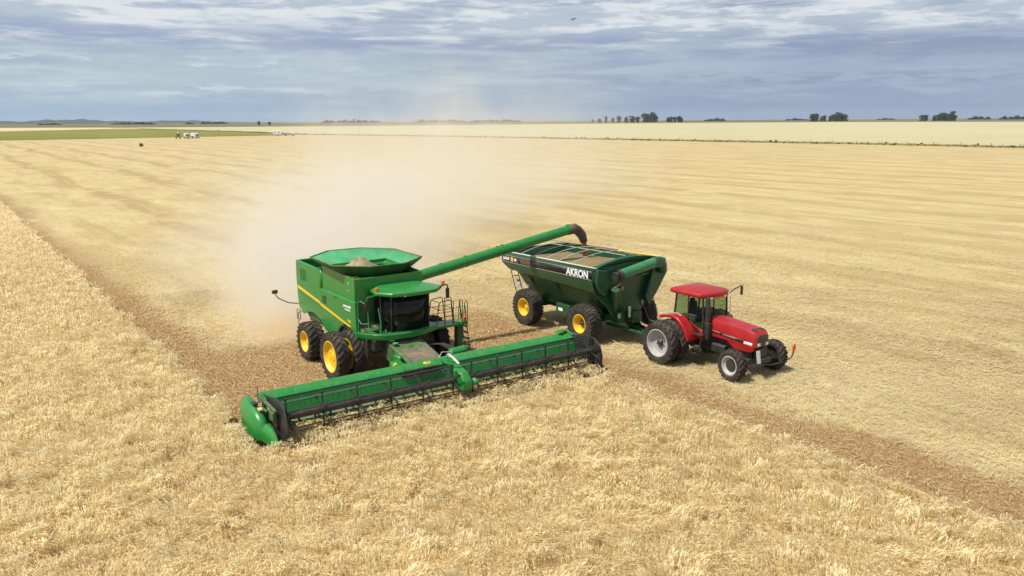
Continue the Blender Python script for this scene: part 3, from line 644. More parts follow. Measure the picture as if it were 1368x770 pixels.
# hood
def hs(x, hw, z0, z1, tw=.86):
    return [(x, -hw, z0), (x, -hw, z1 - .12), (x, -hw * tw, z1 - .015), (x, 0, z1 + .02), (x, hw * tw, z1 - .015), (x, hw, z1 - .12), (x, hw, z0)]
hood = MB().loft([hs(1.36, .46, 1.30, 2.06), hs(2.3, .45, 1.28, 2.0), hs(3.3, .43, 1.24, 1.92), hs(3.58, .42, 1.22, 1.86), hs(3.70, .36, 1.24, 1.74)], cap0=True, cap1=True).build('hood', RD, tr, bevel=.015)
MB().prism([(2.2, 1.32), (3.55, 1.28), (3.6, 1.1), (3.45, 1.02), (2.7, 1.0)], -.43, .43).build('lower_side_panel', RD, tr, bevel=.02)
for s in (-1, 1):
    b = MB(); b.loft([[(1.42, s * .468, 1.60), (1.42, s * .468, 1.49)], [(3.25, s * .44, 1.44), (3.25, s * .44, 1.33)]], closed=False); dcl = b.build('hood_decal', M['decal'], hood, solid=.006)
    b = MB(); b.loft([[(1.5, s * .474, 1.575), (1.5, s * .474, 1.52)], [(1.98, s * .467, 1.535), (1.98, s * .467, 1.48)]], closed=False); b.loft([[(2.1, s * .466, 1.51), (2.1, s * .466, 1.46)], [(2.75, s * .456, 1.46), (2.75, s * .456, 1.41)]], closed=False); b.build('decal_print', paint('decal_grey', (.22, .2, .18), .5), hood, solid=.004)
    b = MB(); b.box((3.35, s * .435, 1.37), (.42, .03, .11), (0, R(2), 0)); b.build('headlight', M['lamp'], hood, bevel=.012)
b = MB(); b.box((3.46, 0, 1.885), (.2, .62, .035), (0, R(14), 0)); b.build('hood_vent', M['black'], hood)
b = MB(); b.prism([(-.34, 1.26), (.34, 1.26), (.33, 1.68), (.2, 1.73), (-.2, 1.73), (-.33, 1.68)], 3.69, 3.72, 'x'); gr = b.build('grille', paint('grille_brown', (.05, .035, .03), .6, dust=.3), hood)
for s in (-1, 1): MB().box((3.73, s * .24, 1.36), (.03, .16, .12)).build('headlight', M['lamp'], gr, bevel=.012)
b = MB(); b.box((3.62, 0, .95), (.3, .5, .5)); b.box((3.8, 0, .72), (.2, .7, .18)); b.build('front_support', M['black'], tr, bevel=.03)
MB().box((3.98, -.56, .98), (.03, .17, .5), (0, R(-10), R(-12))).build('front_plate', paint('pale_blue_plate', (.55, .62, .62), .4), tr, bevel=.01)
b = MB(); b.tube([(3.9, -.5, .66), (3.9, .4, .50), (3.9, 1.05, .48), (3.9, 1.62, .56), (3.9, 1.74, .72), (3.9, 1.76, .85)], .028, 8); fa_ = b.build('front_marker_arm', M['black'], tr)
MB().prism([(1.67, .86), (1.85, .86), (1.84, 1.06), (1.76, 1.16), (1.68, 1.06)], 3.88, 3.94, 'x').build('reflector', M['amber'], fa_, bevel=.01)
# cab
cabt = MB().prism([(-.35, 1.0), (.95, 1.0), (1.34, 1.25), (1.34, 1.62), (-.35, 1.75)], -.62, .62).build('cab', M['black'], tr, bevel=.02)
posts = {'rl': ((-.30, -.74, 1.75), (-.18, -.74, 2.86)), 'rr': ((-.30, .74, 1.75), (-.18, .74, 2.86)), 'fl': ((1.30, -.72, 1.5), (1.24, -.72, 2.88)), 'fr': ((1.30, .72, 1.7), (1.24, .72, 2.88)), 'ml': ((.52, -.8, 1.5), (.52, -.78, 2.88)), 'mr': ((.52, .8, 1.5), (.52, .78, 2.88))}
for k, (a, c) in posts.items(): MB().tube([a, c], .04 if k[0] != 'm' else .028, 6).build('cab_post', M['black'], cabt)
def pane(a, b_, c, d): return MB().loft([[a, b_], [d, c]], closed=False)
pane((-.30, -.74, 1.78), (.52, -.80, 1.6), (.52, -.78, 2.86), (-.18, -.74, 2.86)).build('side_window', M['glass'], cabt, solid=.01)
pane((.52, -.8, 1.25), (1.30, -.72, 1.3), (1.24, -.72, 2.86), (.52, -.78, 2.86)).build('door', M['glass'], cabt, solid=.01)
pane((-.30, .74, 1.78), (.52, .80, 1.6), (.52, .78, 2.86), (-.18, .74, 2.86)).build('side_window', M['glass'], cabt, solid=.01)
pane((.52, .8, 1.25), (1.30, .72, 1.3), (1.24, .72, 2.86), (.52, .78, 2.86)).build('door', M['glass'], cabt, solid=.01)
pane((1.32, -.72, 1.7), (1.32, .72, 1.7), (1.25, .72, 2.86), (1.25, -.72, 2.86)).build('windscreen', M['glass'], cabt, solid=.01)
pane((-.31, -.74, 1.78), (-.31, .74, 1.78), (-.19, .74, 2.86), (-.19, -.74, 2.86)).build('rear_window', M['glass'], cabt, solid=.01)
def rf(z, k): return [(-.42 - .06 * k, -.82 * k, z), (-.2, -.9 * k, z), (1.2, -.88 * k, z), (1.36 + .03 * k, -.6 * k, z), (1.42 + .03 * k, 0, z), (1.36 + .03 * k, .6 * k, z), (1.2, .88 * k, z), (-.2, .9 * k, z), (-.42 - .06 * k, .82 * k, z)]
MB().loft([rf(2.86, .97), rf(2.92, 1.03), rf(3.02, 1.0), [(.5 + (x - .5) * .86, y * .84, 3.10) for x, y, z in rf(0, 1)]], cap0=True, cap1=True).build('roof', RD, cabt, bevel=.02)
b = MB(); b.box((1.36, 0, 2.83), (.1, 1.2, .07)); b.build('roof_lamp_bar', M['amber'], cabt)
for y in (-.42, .42): MB().box((1.42, y, 2.84), (.03, .16, .06)).build('roof_lamp', M['lamp'], cabt, bevel=.01)
b = MB(); b.box((.25, .05, 1.75), (.5, .5, .14)); b.box((.02, .05, 2.1), (.14, .48, .65), (0, -.12, 0)); b.box((-.02, .05, 2.48), (.1, .26, .18)); b.build('seat', M['seat'], cabt, bevel=.04)
b = MB(); b.tube([(1.1, 0, 1.5), (.86, 0, 2.05)], .04); b.lathe([(.19, -.015), (.21, 0), (.19, .015)], (.84, 0, 2.07), 20, 'z'); b.box((1.12, 0, 1.85), (.16, .7, .3)); b.build('steering_wheel', M['black'], cabt)
b = MB(); b.box((.3, -.45, 1.85), (.7, .14, .3)); b.box((.3, .5, 1.8), (.7, .14, .35)); b.build('side_console', paint('console_grey', (.10, .13, .13), .7), cabt, bevel=.03)
# fenders
for s in (-1, 1):
    poly = [(-.66, 1.74), (-.64, 1.86), (-.3, 1.98), (.1, 2.02), (.38, 1.94), (.66, 1.72), (.88, 1.42), (1.0, 1.18), (1.0, 1.05), (.9, 1.05), (.75, 1.35), (.55, 1.62), (.3, 1.82), (0, 1.88), (-.3, 1.86)]
    b = MB(); b.prism(poly, s * .70, s * 1.28); f = b.build('fender', RD, tr, bevel=.03)
    b = MB(); b.prism([(-.3, 1.9), (.3, 1.85), (.62, 1.6), (1.0, 1.1), (1.3, 1.08), (1.3, 1.5), (.9, 1.62), (.3, 1.95), (-.3, 1.96)], s * .64, s * .74); b.build('fender_inner', RD, f, bevel=.02)
    MB().box((-.66, s * 1.1, 1.84), (.04, .3, .1)).build('tail_lamp', M['amber'], f, bevel=.01)
b = MB(); b.box((1.05, -.84, 1.33), (.7, .22, .05)); b.build('door_sill', M['black'], tr)
b = MB(); b.tube([(-.1, -1.0, 2.03), (.12, -1.0, 2.07), (.35, -1.0, 2.0)], .014, 5); b.build('fender_handle', M['lamp'], tr)
b = MB(); b.tube([(1.42, -.60, 1.15), (1.42, -.60, 2.45), (1.40, -.60, 2.8), (1.40, -.60, 2.92)], [.11, .11, .09, .075], 14); b.box((1.42, -.58, 1.5), (.28, .24, .7)); b.build('exhaust_stack', M['black'], tr, bevel=.02)
b = MB(); b.tube([(1.36, .84, 1.9), (1.34, .84, 2.9)], .018, 6); b.build('grab_rail', M['lamp'], tr)
b = MB(); b.box((1.12, -.92, .55), (.35, .3, .04)); b.box((1.12, -.92, .85), (.35, .28, .04)); b.tube([(.95, -.9, .5), (.95, -.82, 1.3)], .02); b.tube([(1.3, -.9, .5), (1.3, -.82, 1.3)], .02); b.build('step', M['black'], tr)
b = MB(); b.box((1.9, -.38, .85), (.7, .24, .35)); b.box((1.6, .5, .95), (1.1, .35, .45)); b.build('fuel_tank', M['black'], tr, bevel=.06)
b = MB(); b.tube([(1.25, .88, 2.86), (1.25, 1.05, 2.98), (1.25, 1.5, 3.08), (1.25, 1.68, 3.1), (1.25, 1.68, 3.02)], .026, 6); ma = b.build('mirror_arm', M['black'], tr)
MB().box((1.25, 1.66, 2.88), (.05, .15, .36)).build('mirror', M['black'], ma, bevel=.03)
b = MB(); b.tube([(1.25, -.88, 2.86), (1.22, -1.0, 2.9)], .02, 6); b.build('mirror_bracket', M['black'], tr)
b = MB(); b.box((-.95, 0, .62), (.9, .12, .08)); b.box((-.7, 0, 1.1), (.35, .9, .4)); b.tube([(-.5, -.4, .7), (-1.2, -.42, .75)], .05); b.tube([(-.5, .4, .7), (-1.2, .42, .75)], .05); b.build('hitch', M['black'], tr)

# mat of cut crop lying in the header
def cutmat(u, v):
    y = HL + .45 + (HR - HL - .9) * u; x = 4.75 + 1.5 * v
    return (x, y + .05, .47 + .10 * math.sin(PI * v) + .05 * math.sin(y * 7.3) * math.cos(x * 9) + .03 * math.sin(y * 17 + x * 5) - .12 * v)
heap('cut_crop', cutmat, 320, 14, grainmat('cut_straw', (.62, .48, .26), (.52, .38, .19), (.7, .56, .33)), CB, HEAD, 'mat of freshly cut pale wheat lying in the trough of the header', 'cut wheat')

vs = []; cs = []
for k in range(9000):
    u_, v_ = rnd.random(), rnd.random() ** .8; q = Vector(cutmat(u_, v_)); a = rnd.gauss(0, .7); L = rnd.uniform(.08, .28); tl = rnd.gauss(0, .3)
    d_ = Vector((math.cos(a) * math.cos(tl), math.sin(a), math.sin(tl))) * L; n_ = Vector((-math.sin(a), math.cos(a), rnd.gauss(0, .5))).normalized() * .009; q.z += .03 + rnd.random() * .06
    vs.append([q - d_ - n_, q - d_ + n_, q + d_ + n_, q + d_ - n_]); t = rnd.random(); cs.append([(.48 + .34 * t, .37 + .30 * t, .16 + .22 * t)] * 4)
CUTSTRAW = (np.array([[tuple(p) for p in f] for f in vs]), np.array(cs))

# CHAFF: bits of straw lying on top surfaces of the combine
def chaff(n, fx, parent):
    vs = []; cs = []
    for k in range(n):
        q = Vector(fx(rnd.random(), rnd.random())); a = rnd.uniform(0, 6.28); L = rnd.uniform(.01, .04); w = rnd.uniform(.003, .007)
        d_ = Vector((math.cos(a), math.sin(a), 0)) * L; n_ = Vector((-math.sin(a), math.cos(a), 0)) * w
        vs.append([tuple(q - d_ - n_), tuple(q + d_ - n_), tuple(q + d_ + n_), tuple(q - d_ + n_)]); t = rnd.random(); cs.append([(.5 + .25 * t, .38 + .22 * t, .2 + .16 * t)] * 4)
    return np.array(vs), np.array(cs)
CH = [chaff(230, lambda u, v: (4.06 + .43 * u, HL + .4 + (HR - HL - .8) * v, 1.478 - .1 * u), None), chaff(160, lambda u, v: (1.15 + 2.6 * u, -.6 + 1.2 * v, 1.745 - .247 * 2.6 * u), None),
      chaff(200, lambda u, v: (.7 + .7 * u, 1.6 + 1.4 * v, 1.875), None), chaff(260, lambda u, v: (-2.5 + 2.9 * u, -1.45 + .3 * v, 4.125 - .04 * 2.9 * u), None)]
# ================================================================== SETTING
CBv = Vector(CB)
def combine_frame(px, py):
    """world xy arrays -> combine frame (x along the heading, y to its left)"""
    dx, dy = px - CB[0], py - CB[1]; c, s = math.cos(HEAD), math.sin(HEAD)
    return dx * c + dy * s, -dx * s + dy * c
CAMX, CAMY = combine_frame(np.array(0.), np.array(0.))
def vnoise(x, y, seed=0):
    """smooth value noise, -1..1"""
    xi = np.floor(x).astype(np.int64); yi = np.floor(y).astype(np.int64); xf = x - xi; yf = y - yi
    def h(a, b):
        n = (a * 374761393 + b * 668265263 + seed * 1442695041) & 0x7fffffff
        n = ((n ^ (n >> 13)) * 1274126177) & 0x7fffffff
        return ((n ^ (n >> 16)) & 0xffff) / 32767.5 - 1.
    u = xf * xf * (3 - 2 * xf); v = yf * yf * (3 - 2 * yf)
    return (h(xi, yi) * (1 - u) + h(xi + 1, yi) * u) * (1 - v) + (h(xi, yi + 1) * (1 - u) + h(xi + 1, yi + 1) * u) * v
def fbm(x, y, seed=0, o=3): return sum(vnoise(x * 2 ** k, y * 2 ** k, seed + k) / 2 ** k for k in range(o)) / 1.6
def edge_wob(x): return .16 * vnoise(x * .9, x * 0 + 3.3, 5) + .10 * vnoise(x * 3.1, x * 0, 6)
YL, YR, XF = -7.0, 5.85, 6.5
def in_wheat(x, y):
    e = edge_wob(x)
    a = y < YL + np.where(x < 3.1, e, np.where(x < XF, -.42, 0.))
    return a | ((x > XF + .12 * vnoise(y * 1.3, y * 0, 8)) & (y < YR + e - .024 * np.clip(x - 6, 0, 60)))
def quad_mesh(name, verts, cols, mat, nv=4):
    """verts (n,nv,3), cols (n,nv,3): n separate strips of quads"""
    n = len(verts); me = bpy.data.meshes.new(name); V = verts.reshape(-1, 3).astype(np.float32)
    me.vertices.add(len(V)); me.vertices.foreach_set('co', V.ravel())
    if nv == 4: q = np.array([[0, 1, 2, 3]])
    elif nv == 6: q = np.array([[0, 1, 3, 2], [2, 3, 5, 4]])
    elif nv == 8: q = np.array([[0, 1, 3, 2], [2, 3, 5, 4], [4, 5, 7, 6]])
    F = (np.arange(n)[:, None, None] * nv + q[None]).reshape(-1)
    nf = len(F) // 4
    me.loops.add(nf * 4); me.loops.foreach_set('vertex_index', F.astype(np.int32))
    me.polygons.add(nf); me.polygons.foreach_set('loop_start', np.arange(0, nf * 4, 4, dtype=np.int32)); me.polygons.foreach_set('loop_total', np.full(nf, 4, np.int32))
    me.update(calc_edges=True)
    ca = me.color_attributes.new('Col', 'FLOAT_COLOR', 'POINT')
    C4 = np.concatenate([cols.reshape(-1, 3), np.ones((len(V), 1))], 1).astype(np.float32); ca.data.foreach_set('color', C4.ravel())
    me.materials.append(mat); return me
def sector(d0, d1, rho, amax=44):
    n = int((d1 * d1 - d0 * d0) / 2 * 2 * R(amax) * rho)
    d = np.sqrt(rng.uniform(d0 * d0, d1 * d1, n)); a = rng.uniform(-R(amax), R(amax), n)
    return combine_frame(d * np.sin(a), d * np.cos(a)) + (d,)

# standing wheat ------------------------------------------------------
V = []; Cc = []
pale = np.array([.97, .875, .58]); gold = np.array([.86, .69, .38]); brown = np.array([.46, .31, .13])
for d0, d1, rho, k in ((10.5, 19, 480, 1.), (19, 28, 400, 1.1), (28, 42, 210, 1.45), (42, 70, 75, 2.2), (70, 130, 18, 3.8), (130, 260, 3., 7.)):
    x, y, d = sector(d0, d1, rho, 44 if d0 < 40 else 40)
    m = in_wheat(x, y); x, y, d = x[m], y[m], d[m]
    # thin patches and lodged clumps; they drive height and the painted gap shade
    gap = fbm(x * .85 + 11, y * .85, 21, 3); xx_ = x * .6 + y * .8; yy_ = -x * .8 + y * .6; tuft = .85 * vnoise(xx_ * 3.0, yy_ * 4.2, 31) + .6 * vnoise(xx_ * 6.6, yy_ * 8.4, 33); hole = np.clip((-.52 - vnoise(x * 1.9 + 5, y * 2.3, 35) - .5 * vnoise(x * 4.6, y * 5.1, 36)) * 2.4, 0, 1)
    g2 = fbm(x * 1.35 + 40, y * 1.35, 61, 2); gap = np.minimum(gap, np.where(g2 < -.46, g2 * 1.1 - .05, gap))
    keep = rng.random(len(x)) < np.clip(1.04 - np.clip(-gap - .42, 0, 1) * 2.2, .25, 1) * np.clip(1.3 + tuft * .7, .45, 1) * np.clip((d1 * 1.0 - d) / (d1 - d0) * 2.2 + .45, .3, 1)
    x, y, d, gap, tuft, hole = x[keep], y[keep], d[keep], gap[keep], tuft[keep], hole[keep]; n = len(x)
    lx = .35 * vnoise(x * .45 + 7, y * .45, 41) + 1. * vnoise(x * 1.7, y * 1.7, 43); ly = .35 * vnoise(x * .45, y * .45 + 9, 42) + 1. * vnoise(x * 1.7, y * 1.7, 44)
    top = .66 + .12 * tuft + .02 * gap - .22 * hole + rng.normal(0, .022, n)
    lean = np.stack([lx * .11 + .04 + rng.normal(0, .035, n), ly * .11 - .03 + rng.normal(0, .035, n)], 1)
    w = rng.uniform(0, PI, n); wx, wy = np.cos(w), np.sin(w)
    ww = .0085 * k * rng.uniform(.7, 1.3, n)
    hl = .12 * (1 + .25 * (k - 1)) * rng.uniform(.8, 1.25, n)
    z0 = top - .42
    P = []
    def pt(t, z, wid): P.append(np.stack([x + lean[:, 0] * t - wx * wid, y + lean[:, 1] * t - wy * wid, z], 1)); P.append(np.stack([x + lean[:, 0] * t + wx * wid, y + lean[:, 1] * t + wy * wid, z], 1))
    pt(.0, z0, ww * .35); pt(.75, top - hl * .55, ww * .55); pt(1.05, top - .01, ww * 1.5); nod = 1.05 + hl / .12 * .62
    pt(nod, top + rng.uniform(-.04, .06, n), ww * .6)
    V.append(np.stack(P, 1))
    mixv = np.clip(.86 + .62 * tuft + .05 * gap + rng.normal(0, .13, n), 0, 1)[:, None]
    c = gold * (1 - mixv) + pale * mixv; c = c * rng.uniform(.92, 1.08, n)[:, None]
    br = (rng.random(n) < .035 + .25 * np.clip(-gap - .35, 0, 1))[:, None]; c = np.where(br, brown * rng.uniform(.8, 1.5, n)[:, None], c); dp = np.maximum(np.clip(-gap * 2.2 - .75, 0, 1) * .35, hole * .9)[:, None]; c = c * (1 - dp) + np.array([.42, .27, .11])[None] * dp  # scattered brown stalks; gaps and holes also tinted dark, shade painted into the stalks
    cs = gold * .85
    Cc.append(np.stack([np.broadcast_to(cs * .75, c.shape)] * 2 + [c * .95] * 2 + [c] * 4, 1))  # stalk feet coloured darker, depth shading put into the colour
V = np.concatenate(V); Cc = np.concatenate(Cc); print('wheat stalks', len(V))
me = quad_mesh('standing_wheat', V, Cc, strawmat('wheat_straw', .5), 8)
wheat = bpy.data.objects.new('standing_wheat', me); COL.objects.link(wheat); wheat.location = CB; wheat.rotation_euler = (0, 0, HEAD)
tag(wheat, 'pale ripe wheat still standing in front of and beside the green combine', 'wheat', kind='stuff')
# dense lower canopy of stems, same object kind
def canopy(name, z, mat):
    xs = np.concatenate([np.arange(-1500, -120, 60.), np.arange(-120, -30, 1.5), np.arange(-30, 5.9, .3), np.arange(6.0, 60, .3)])
    vs = []; fs = []
    def strip_(x0s, ya, yb, ny):
        for i, xx in enumerate(x0s):
            e = float(edge_wob(np.array([xx]))[0]) if xx < 3.1 else (-.45 if xx < XF + .2 else .1)
            for j in range(ny + 1):
                t = (j / ny) ** 1.0; yy = ya + (yb + e - ya) * t
                vs.append((xx, yy, 0.))
        return ny + 1
    # region A: left of the cut edge
    a = xs; k = 60
    base_ = 0; nyA = strip_(a, -60, YL - .1, k)
    for i in range(len(a) - 1):
        for j in range(nyA - 1): q = i * nyA + j; fs.append((q, q + nyA, q + nyA + 1, q + 1))
    off = len(vs); b_ = np.arange(XF + .25, 60, .3); nyB = strip_(b_, YL, YR - .22, 44)
    for i in range(len(b_) - 1):
        for j in range(nyB - 1): q = off + i * nyB + j; fs.append((q, q + nyB, q + nyB + 1, q + 1))
    A = np.array(vs); A[:, 2] = z + .12 * np.clip((-A[:, 0] - 20) / 60, 0, 1) + .05 * fbm(A[:, 0] * 1.1, A[:, 1] * 1.1, 50, 3) * (A[:, 0] > -130) - .10 * np.clip(-fbm(A[:, 0] * .85 + 11, A[:, 1] * .85, 21, 3) - .3, 0, 1)
    me = bpy.data.meshes.new(name); me.from_pydata(A.tolist(), [], fs); me.materials.append(mat)
    for p in me.polygons: p.use_smooth = True
    o = bpy.data.objects.new(name, me); COL.objects.link(o); o.location = CB; o.rotation_euler = (0, 0, HEAD); return o
m, g = newmat('wheat_canopy'); out = g.new('ShaderNodeOutputMaterial'); bs = g.new('ShaderNodeBsdfPrincipled'); bs.inputs['Roughness'].default_value = .95; bs.inputs['Specular IOR Level'].default_value = .1
tc = g.new('ShaderNodeTexCoord').outputs['Object']; s3 = g.sep(tc)
n1 = g.noise(tc, 7., 4, .65); n2 = g.noise(tc, .9, 4, .6); n3 = g.noise(tc, .12, 3, .5)
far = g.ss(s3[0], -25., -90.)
c = g.mix(g.ss(n1, .35, .65), (.36, .255, .11), (.60, .45, .22))  # near sheet coloured dark so gaps in the stand look shaded
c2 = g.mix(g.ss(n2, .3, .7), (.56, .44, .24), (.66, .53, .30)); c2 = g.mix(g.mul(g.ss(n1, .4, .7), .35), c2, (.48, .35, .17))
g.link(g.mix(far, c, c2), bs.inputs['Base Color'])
bp = g.new('ShaderNodeBump'); bp.inputs['Strength'].default_value = .9; bp.inputs['Distance'].default_value = .12; g.link(n1, bp.inputs['Height']); g.link(bp.outputs[0], bs.inputs['Normal'])
g.link(bs.outputs[0], out.inputs[0])
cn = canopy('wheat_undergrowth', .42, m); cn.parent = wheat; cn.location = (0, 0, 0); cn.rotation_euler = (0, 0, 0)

# freshness of the cut ground: numpy copy of the shader's mask
def brown_mask(x, y):
    nz = fbm(x * .22 + 3, y * .35, 71, 3); nz2 = fbm(x * .9, y * .9, 74, 2)
    m1 = np.clip((1.6 + 1.3 * nz + .02 * np.clip(x + 40, 0, 40) * 2 - (y - YL)) / 1.0 + .3 * nz2, 0, 1) * np.clip((YR + 9 - y), 0, 1)
    m2 = np.clip((x + 7.5 - 1.8 * nz) / 1.5 + .3 * nz2, 0, 1) * np.clip((9.6 + 1.6 * nz - y) / .9, 0, 1) * np.clip((6. - x), 0, 1)
    m3 = np.clip((3.0 + 1.9 * nz + .08 * np.clip(x - 8, 0, 14) - (y - YR)) / .8 + .3 * nz2, 0, 1) * np.clip(x - 3, 0, 1)
    return np.maximum(np.maximum(m1, m2), m3)
# stubble stems and scattered straw --------------------------------------
V = []; Cc = []
V2 = []; C2 = []
for d0, d1, rho, k in ((15, 34, 210, 1.), (34, 52, 110, 1.35), (52, 90, 30, 1.8)):
    x, y, d = sector(d0, d1, rho, 42)
    m = ~in_wheat(x, y); x, y, d = x[m], y[m], d[m]; y = np.where(rng.random(len(y)) < .7, np.round(y / .19) * .19 + rng.normal(0, .02, len(y)), y)
    bm_ = brown_mask(x, y); kp = (rng.random(len(x)) < .3 + .7 * bm_) & (rng.random(len(x)) < np.clip((88 - d) / 30, 0, 1)); x, y, d, bm_ = x[kp], y[kp], d[kp], bm_[kp]; n = len(x)
    h = (.085 + .02 * bm_) * rng.uniform(.5, 1.3, n); lean = rng.normal(0, .035, (n, 2)); w = rng.uniform(0, PI, n); ww = .0042 * k * rng.uniform(.7, 1.4, n)
    wx, wy = np.cos(w) * ww, np.sin(w) * ww; z = np.zeros(n) + .0
    V.append(np.stack([np.stack([x - wx, y - wy, z], 1), np.stack([x + wx, y + wy, z], 1), np.stack([x + lean[:, 0] + wx, y + lean[:, 1] + wy, h], 1), np.stack([x + lean[:, 0] - wx, y + lean[:, 1] - wy, h], 1)], 1))
    c = (np.array([.60, .46, .26])[None] * (1 - bm_[:, None]) + np.array([.50, .315, .14])[None] * bm_[:, None]) * rng.uniform(.7, 1.3, n)[:, None]
    Cc.append(np.stack([c * .8, c * .8, c, c], 1))
    # lying straw
    x, y, d = sector(d0, d1, rho * .8, 42); m = ~in_wheat(x, y) & (rng.random(len(x)) < np.clip((88 - d) / 30, 0, 1)); x, y = x[m], y[m]; bm_ = brown_mask(x, y)
    kp = rng.random(len(x)) < (1 - .72 * bm_); x, y, bm_ = x[kp], y[kp], bm_[kp]; n = len(x)
    cl = fbm(x * .30, y * .9, 90, 4); pt_ = np.clip(fbm(x * .16, y * .55, 95, 3) * 2.2 - .25, 0, 1)[:, None]
    a = rng.normal(0, .9, n); L = rng.uniform(.05, .17, n) * k ** .5; ww = .0058 * k * rng.uniform(.7, 1.5, n)
    dx, dy = np.cos(a) * L, np.sin(a) * L; ux, uy = -np.sin(a) * ww, np.cos(a) * ww
    z = rng.uniform(.02, .10, n); dz = rng.normal(0, .012, n)
    V2.append(np.stack([np.stack([x - dx - ux, y - dy - uy, z - dz], 1), np.stack([x - dx + ux, y - dy + uy, z - dz], 1), np.stack([x + dx + ux, y + dy + uy, z + dz], 1), np.stack([x + dx - ux, y + dy - uy, z + dz], 1)], 1))
    c = (np.array([.67, .56, .32])[None] * (1 - pt_) + np.array([.50, .375, .19])[None] * pt_) * (1 + .22 * cl[:, None]) * rng.uniform(.82, 1.15, n)[:, None]; C2.append(np.stack([c] * 4, 1))
V = np.concatenate(V + V2); Cc = np.concatenate(Cc + C2); print('stubble', len(V))
me = quad_mesh('stubble', V, Cc, strawmat('stubble_straw', .2), 4)
st = bpy.data.objects.new('stubble', me); COL.objects.link(st); st.location = CB; st.rotation_euler = (0, 0, HEAD)
tag(st, 'short cut stubble and scattered straw covering the harvested field', 'stubble', kind='stuff')

me = quad_mesh('cut_straw_stems', CUTSTRAW[0], CUTSTRAW[1], bpy.data.materials['stubble_straw'], 4); o = bpy.data.objects.new('cut_straw_stems', me); COL.objects.link(o); o.parent = bpy.data.objects['cut_crop']
me = quad_mesh('chaff', np.concatenate([c[0] for c in CH]), np.concatenate([c[1] for c in CH]), bpy.data.materials['stubble_straw'], 4); o = bpy.data.objects.new('chaff', me); COL.objects.link(o); o.parent = cb; o['kind'] = 'stuff'
# ground sheet -------------------------------------------------------------
m, g = newmat('harvested_soil'); out = g.new('ShaderNodeOutputMaterial'); bs = g.new('ShaderNodeBsdfPrincipled'); bs.inputs['Roughness'].default_value = .95; bs.inputs['Specular IOR Level'].default_value = .1
tc = g.new('ShaderNodeTexCoord').outputs['Object']; X, Y, Z = g.sep(tc)
def bell_(g, v, c_, s_):
    t = g.m('DIVIDE', g.sub(v, c_), s_); return g.m('EXPONENT', g.mul(t, t, -1.))
def st_noise(sx, sy, scale, det=3, off=0): return g.noise(g.xyz(g.m('MULTIPLY_ADD', X, sx, off), g.mul(Y, sy), 0.), scale, det, .6)
nb = st_noise(.22, .35, 1., 4); nf = g.noise(tc, 1.6, 4, .65); nff = g.noise(tc, 14., 3, .7)
nz = g.m('MULTIPLY_ADD', nb, 2.6, -1.3); nz2 = g.m('MULTIPLY_ADD', nf, 2., -1.)
wid = g.add(1.5, g.mul(nz, 1.5), g.mul(g.m('MAXIMUM', g.m('MINIMUM', g.add(X, 40.), 40.), 0.), .045))
cl = lambda v: g.m('ADD', v, 0., clamp=True)
m1 = cl(g.add(g.sub(wid, g.sub(Y, YL)), g.mul(nz2, .9)))
m1 = g.mul(m1, g.ss(X, -150., -20., .45, 1.))
m2 = g.mul(cl(g.add(g.mul(g.sub(g.add(X, 7.5), g.mul(nz, 1.8)), .66), g.mul(nz2, .6))), cl(g.add(g.sub(g.add(9.6, g.mul(nz, 1.6)), Y), g.mul(nz2, .6))), g.ss(X, 7., 5.))
m3 = g.mul(cl(g.add(g.sub(g.add(3.0, g.mul(nz, 1.9), g.mul(g.m('MINIMUM', g.m('MAXIMUM', g.sub(X, 8.), 0.), 14.), .08)), g.sub(Y, YR)), g.mul(nz2, .9))), g.ss(X, 2., 5.))
fresh = g.m('MAXIMUM', g.m('MAXIMUM', m1, m2), m3)
# straw lanes left by earlier passes, one every 13 m
ywob = g.add(Y, g.m('MULTIPLY_ADD', g.noise(g.xyz(g.mul(X, .02), g.mul(Y, .02), 0.), 1., 4, .6), 13., -6.5))
lane = g.m('ABSOLUTE', g.sub(g.m('FRACT', g.m('MULTIPLY', g.add(ywob, 7.), 1 / 13.3)), .5))      # 0 in the middle .5 at the seam
streak = st_noise(.035, .35, 1., 4, 5.); streak2 = st_noise(.12, 1.1, 1., 4, 9.); blot = g.noise(tc, .11, 4, .6)
seam = g.mul(g.ss(lane, .30, .46), g.ss(streak, .30, .50), g.ss(blot, .30, .48)); trk = g.mul(g.m('MAXIMUM', bell_(g, lane, .12, .022), bell_(g, lane, .30, .022)), g.ss(streak, .36, .55))
bands = g.m('MAXIMUM', g.m('MAXIMUM', g.mul(seam, g.ss(Y, 10., 50., .95, .75)), g.mul(trk, .2)), g.mul(g.ss(streak2, .50, .70), g.ss(blot, .36, .56), .6))
bands = g.m('MAXIMUM', bands, g.mul(g.ss(streak, .50, .68), .5))
c = g.mix(nff, (.46, .375, .185), (.57, .475, .25)); c = g.mix(g.mul(g.ss(nf, .45, .7), .45), c, (.42, .31, .15))
c = g.mix(bands, c, (.37, .265, .125)); blt = g.noise(g.xyz(g.mul(X, .55), g.mul(Y, .8), 0.), .35, 5, .7); c = g.mix(g.mul(g.ss(blt, .50, .66), .38), c, (.38, .27, .125)); c = g.mix(g.mul(g.ss(blt, .46, .34), .35), c, (.66, .57, .34)); c = g.mix(g.mul(g.ss(st_noise(.05, .16, 1., 6, 33.), .48, .62), .6), c, (.40, .295, .135)); c = g.mix(g.mul(g.ss(st_noise(.25, .7, 1., 5, 51.), .52, .70), .38), c, (.37, .27, .12)); spk = g.noise(g.xyz(g.mul(X, 2.2), g.mul(Y, 5.), 0.), 1., 3, .7); c = g.mix(g.mul(g.ss(spk, .60, .72), .6), c, (.24, .17, .08))
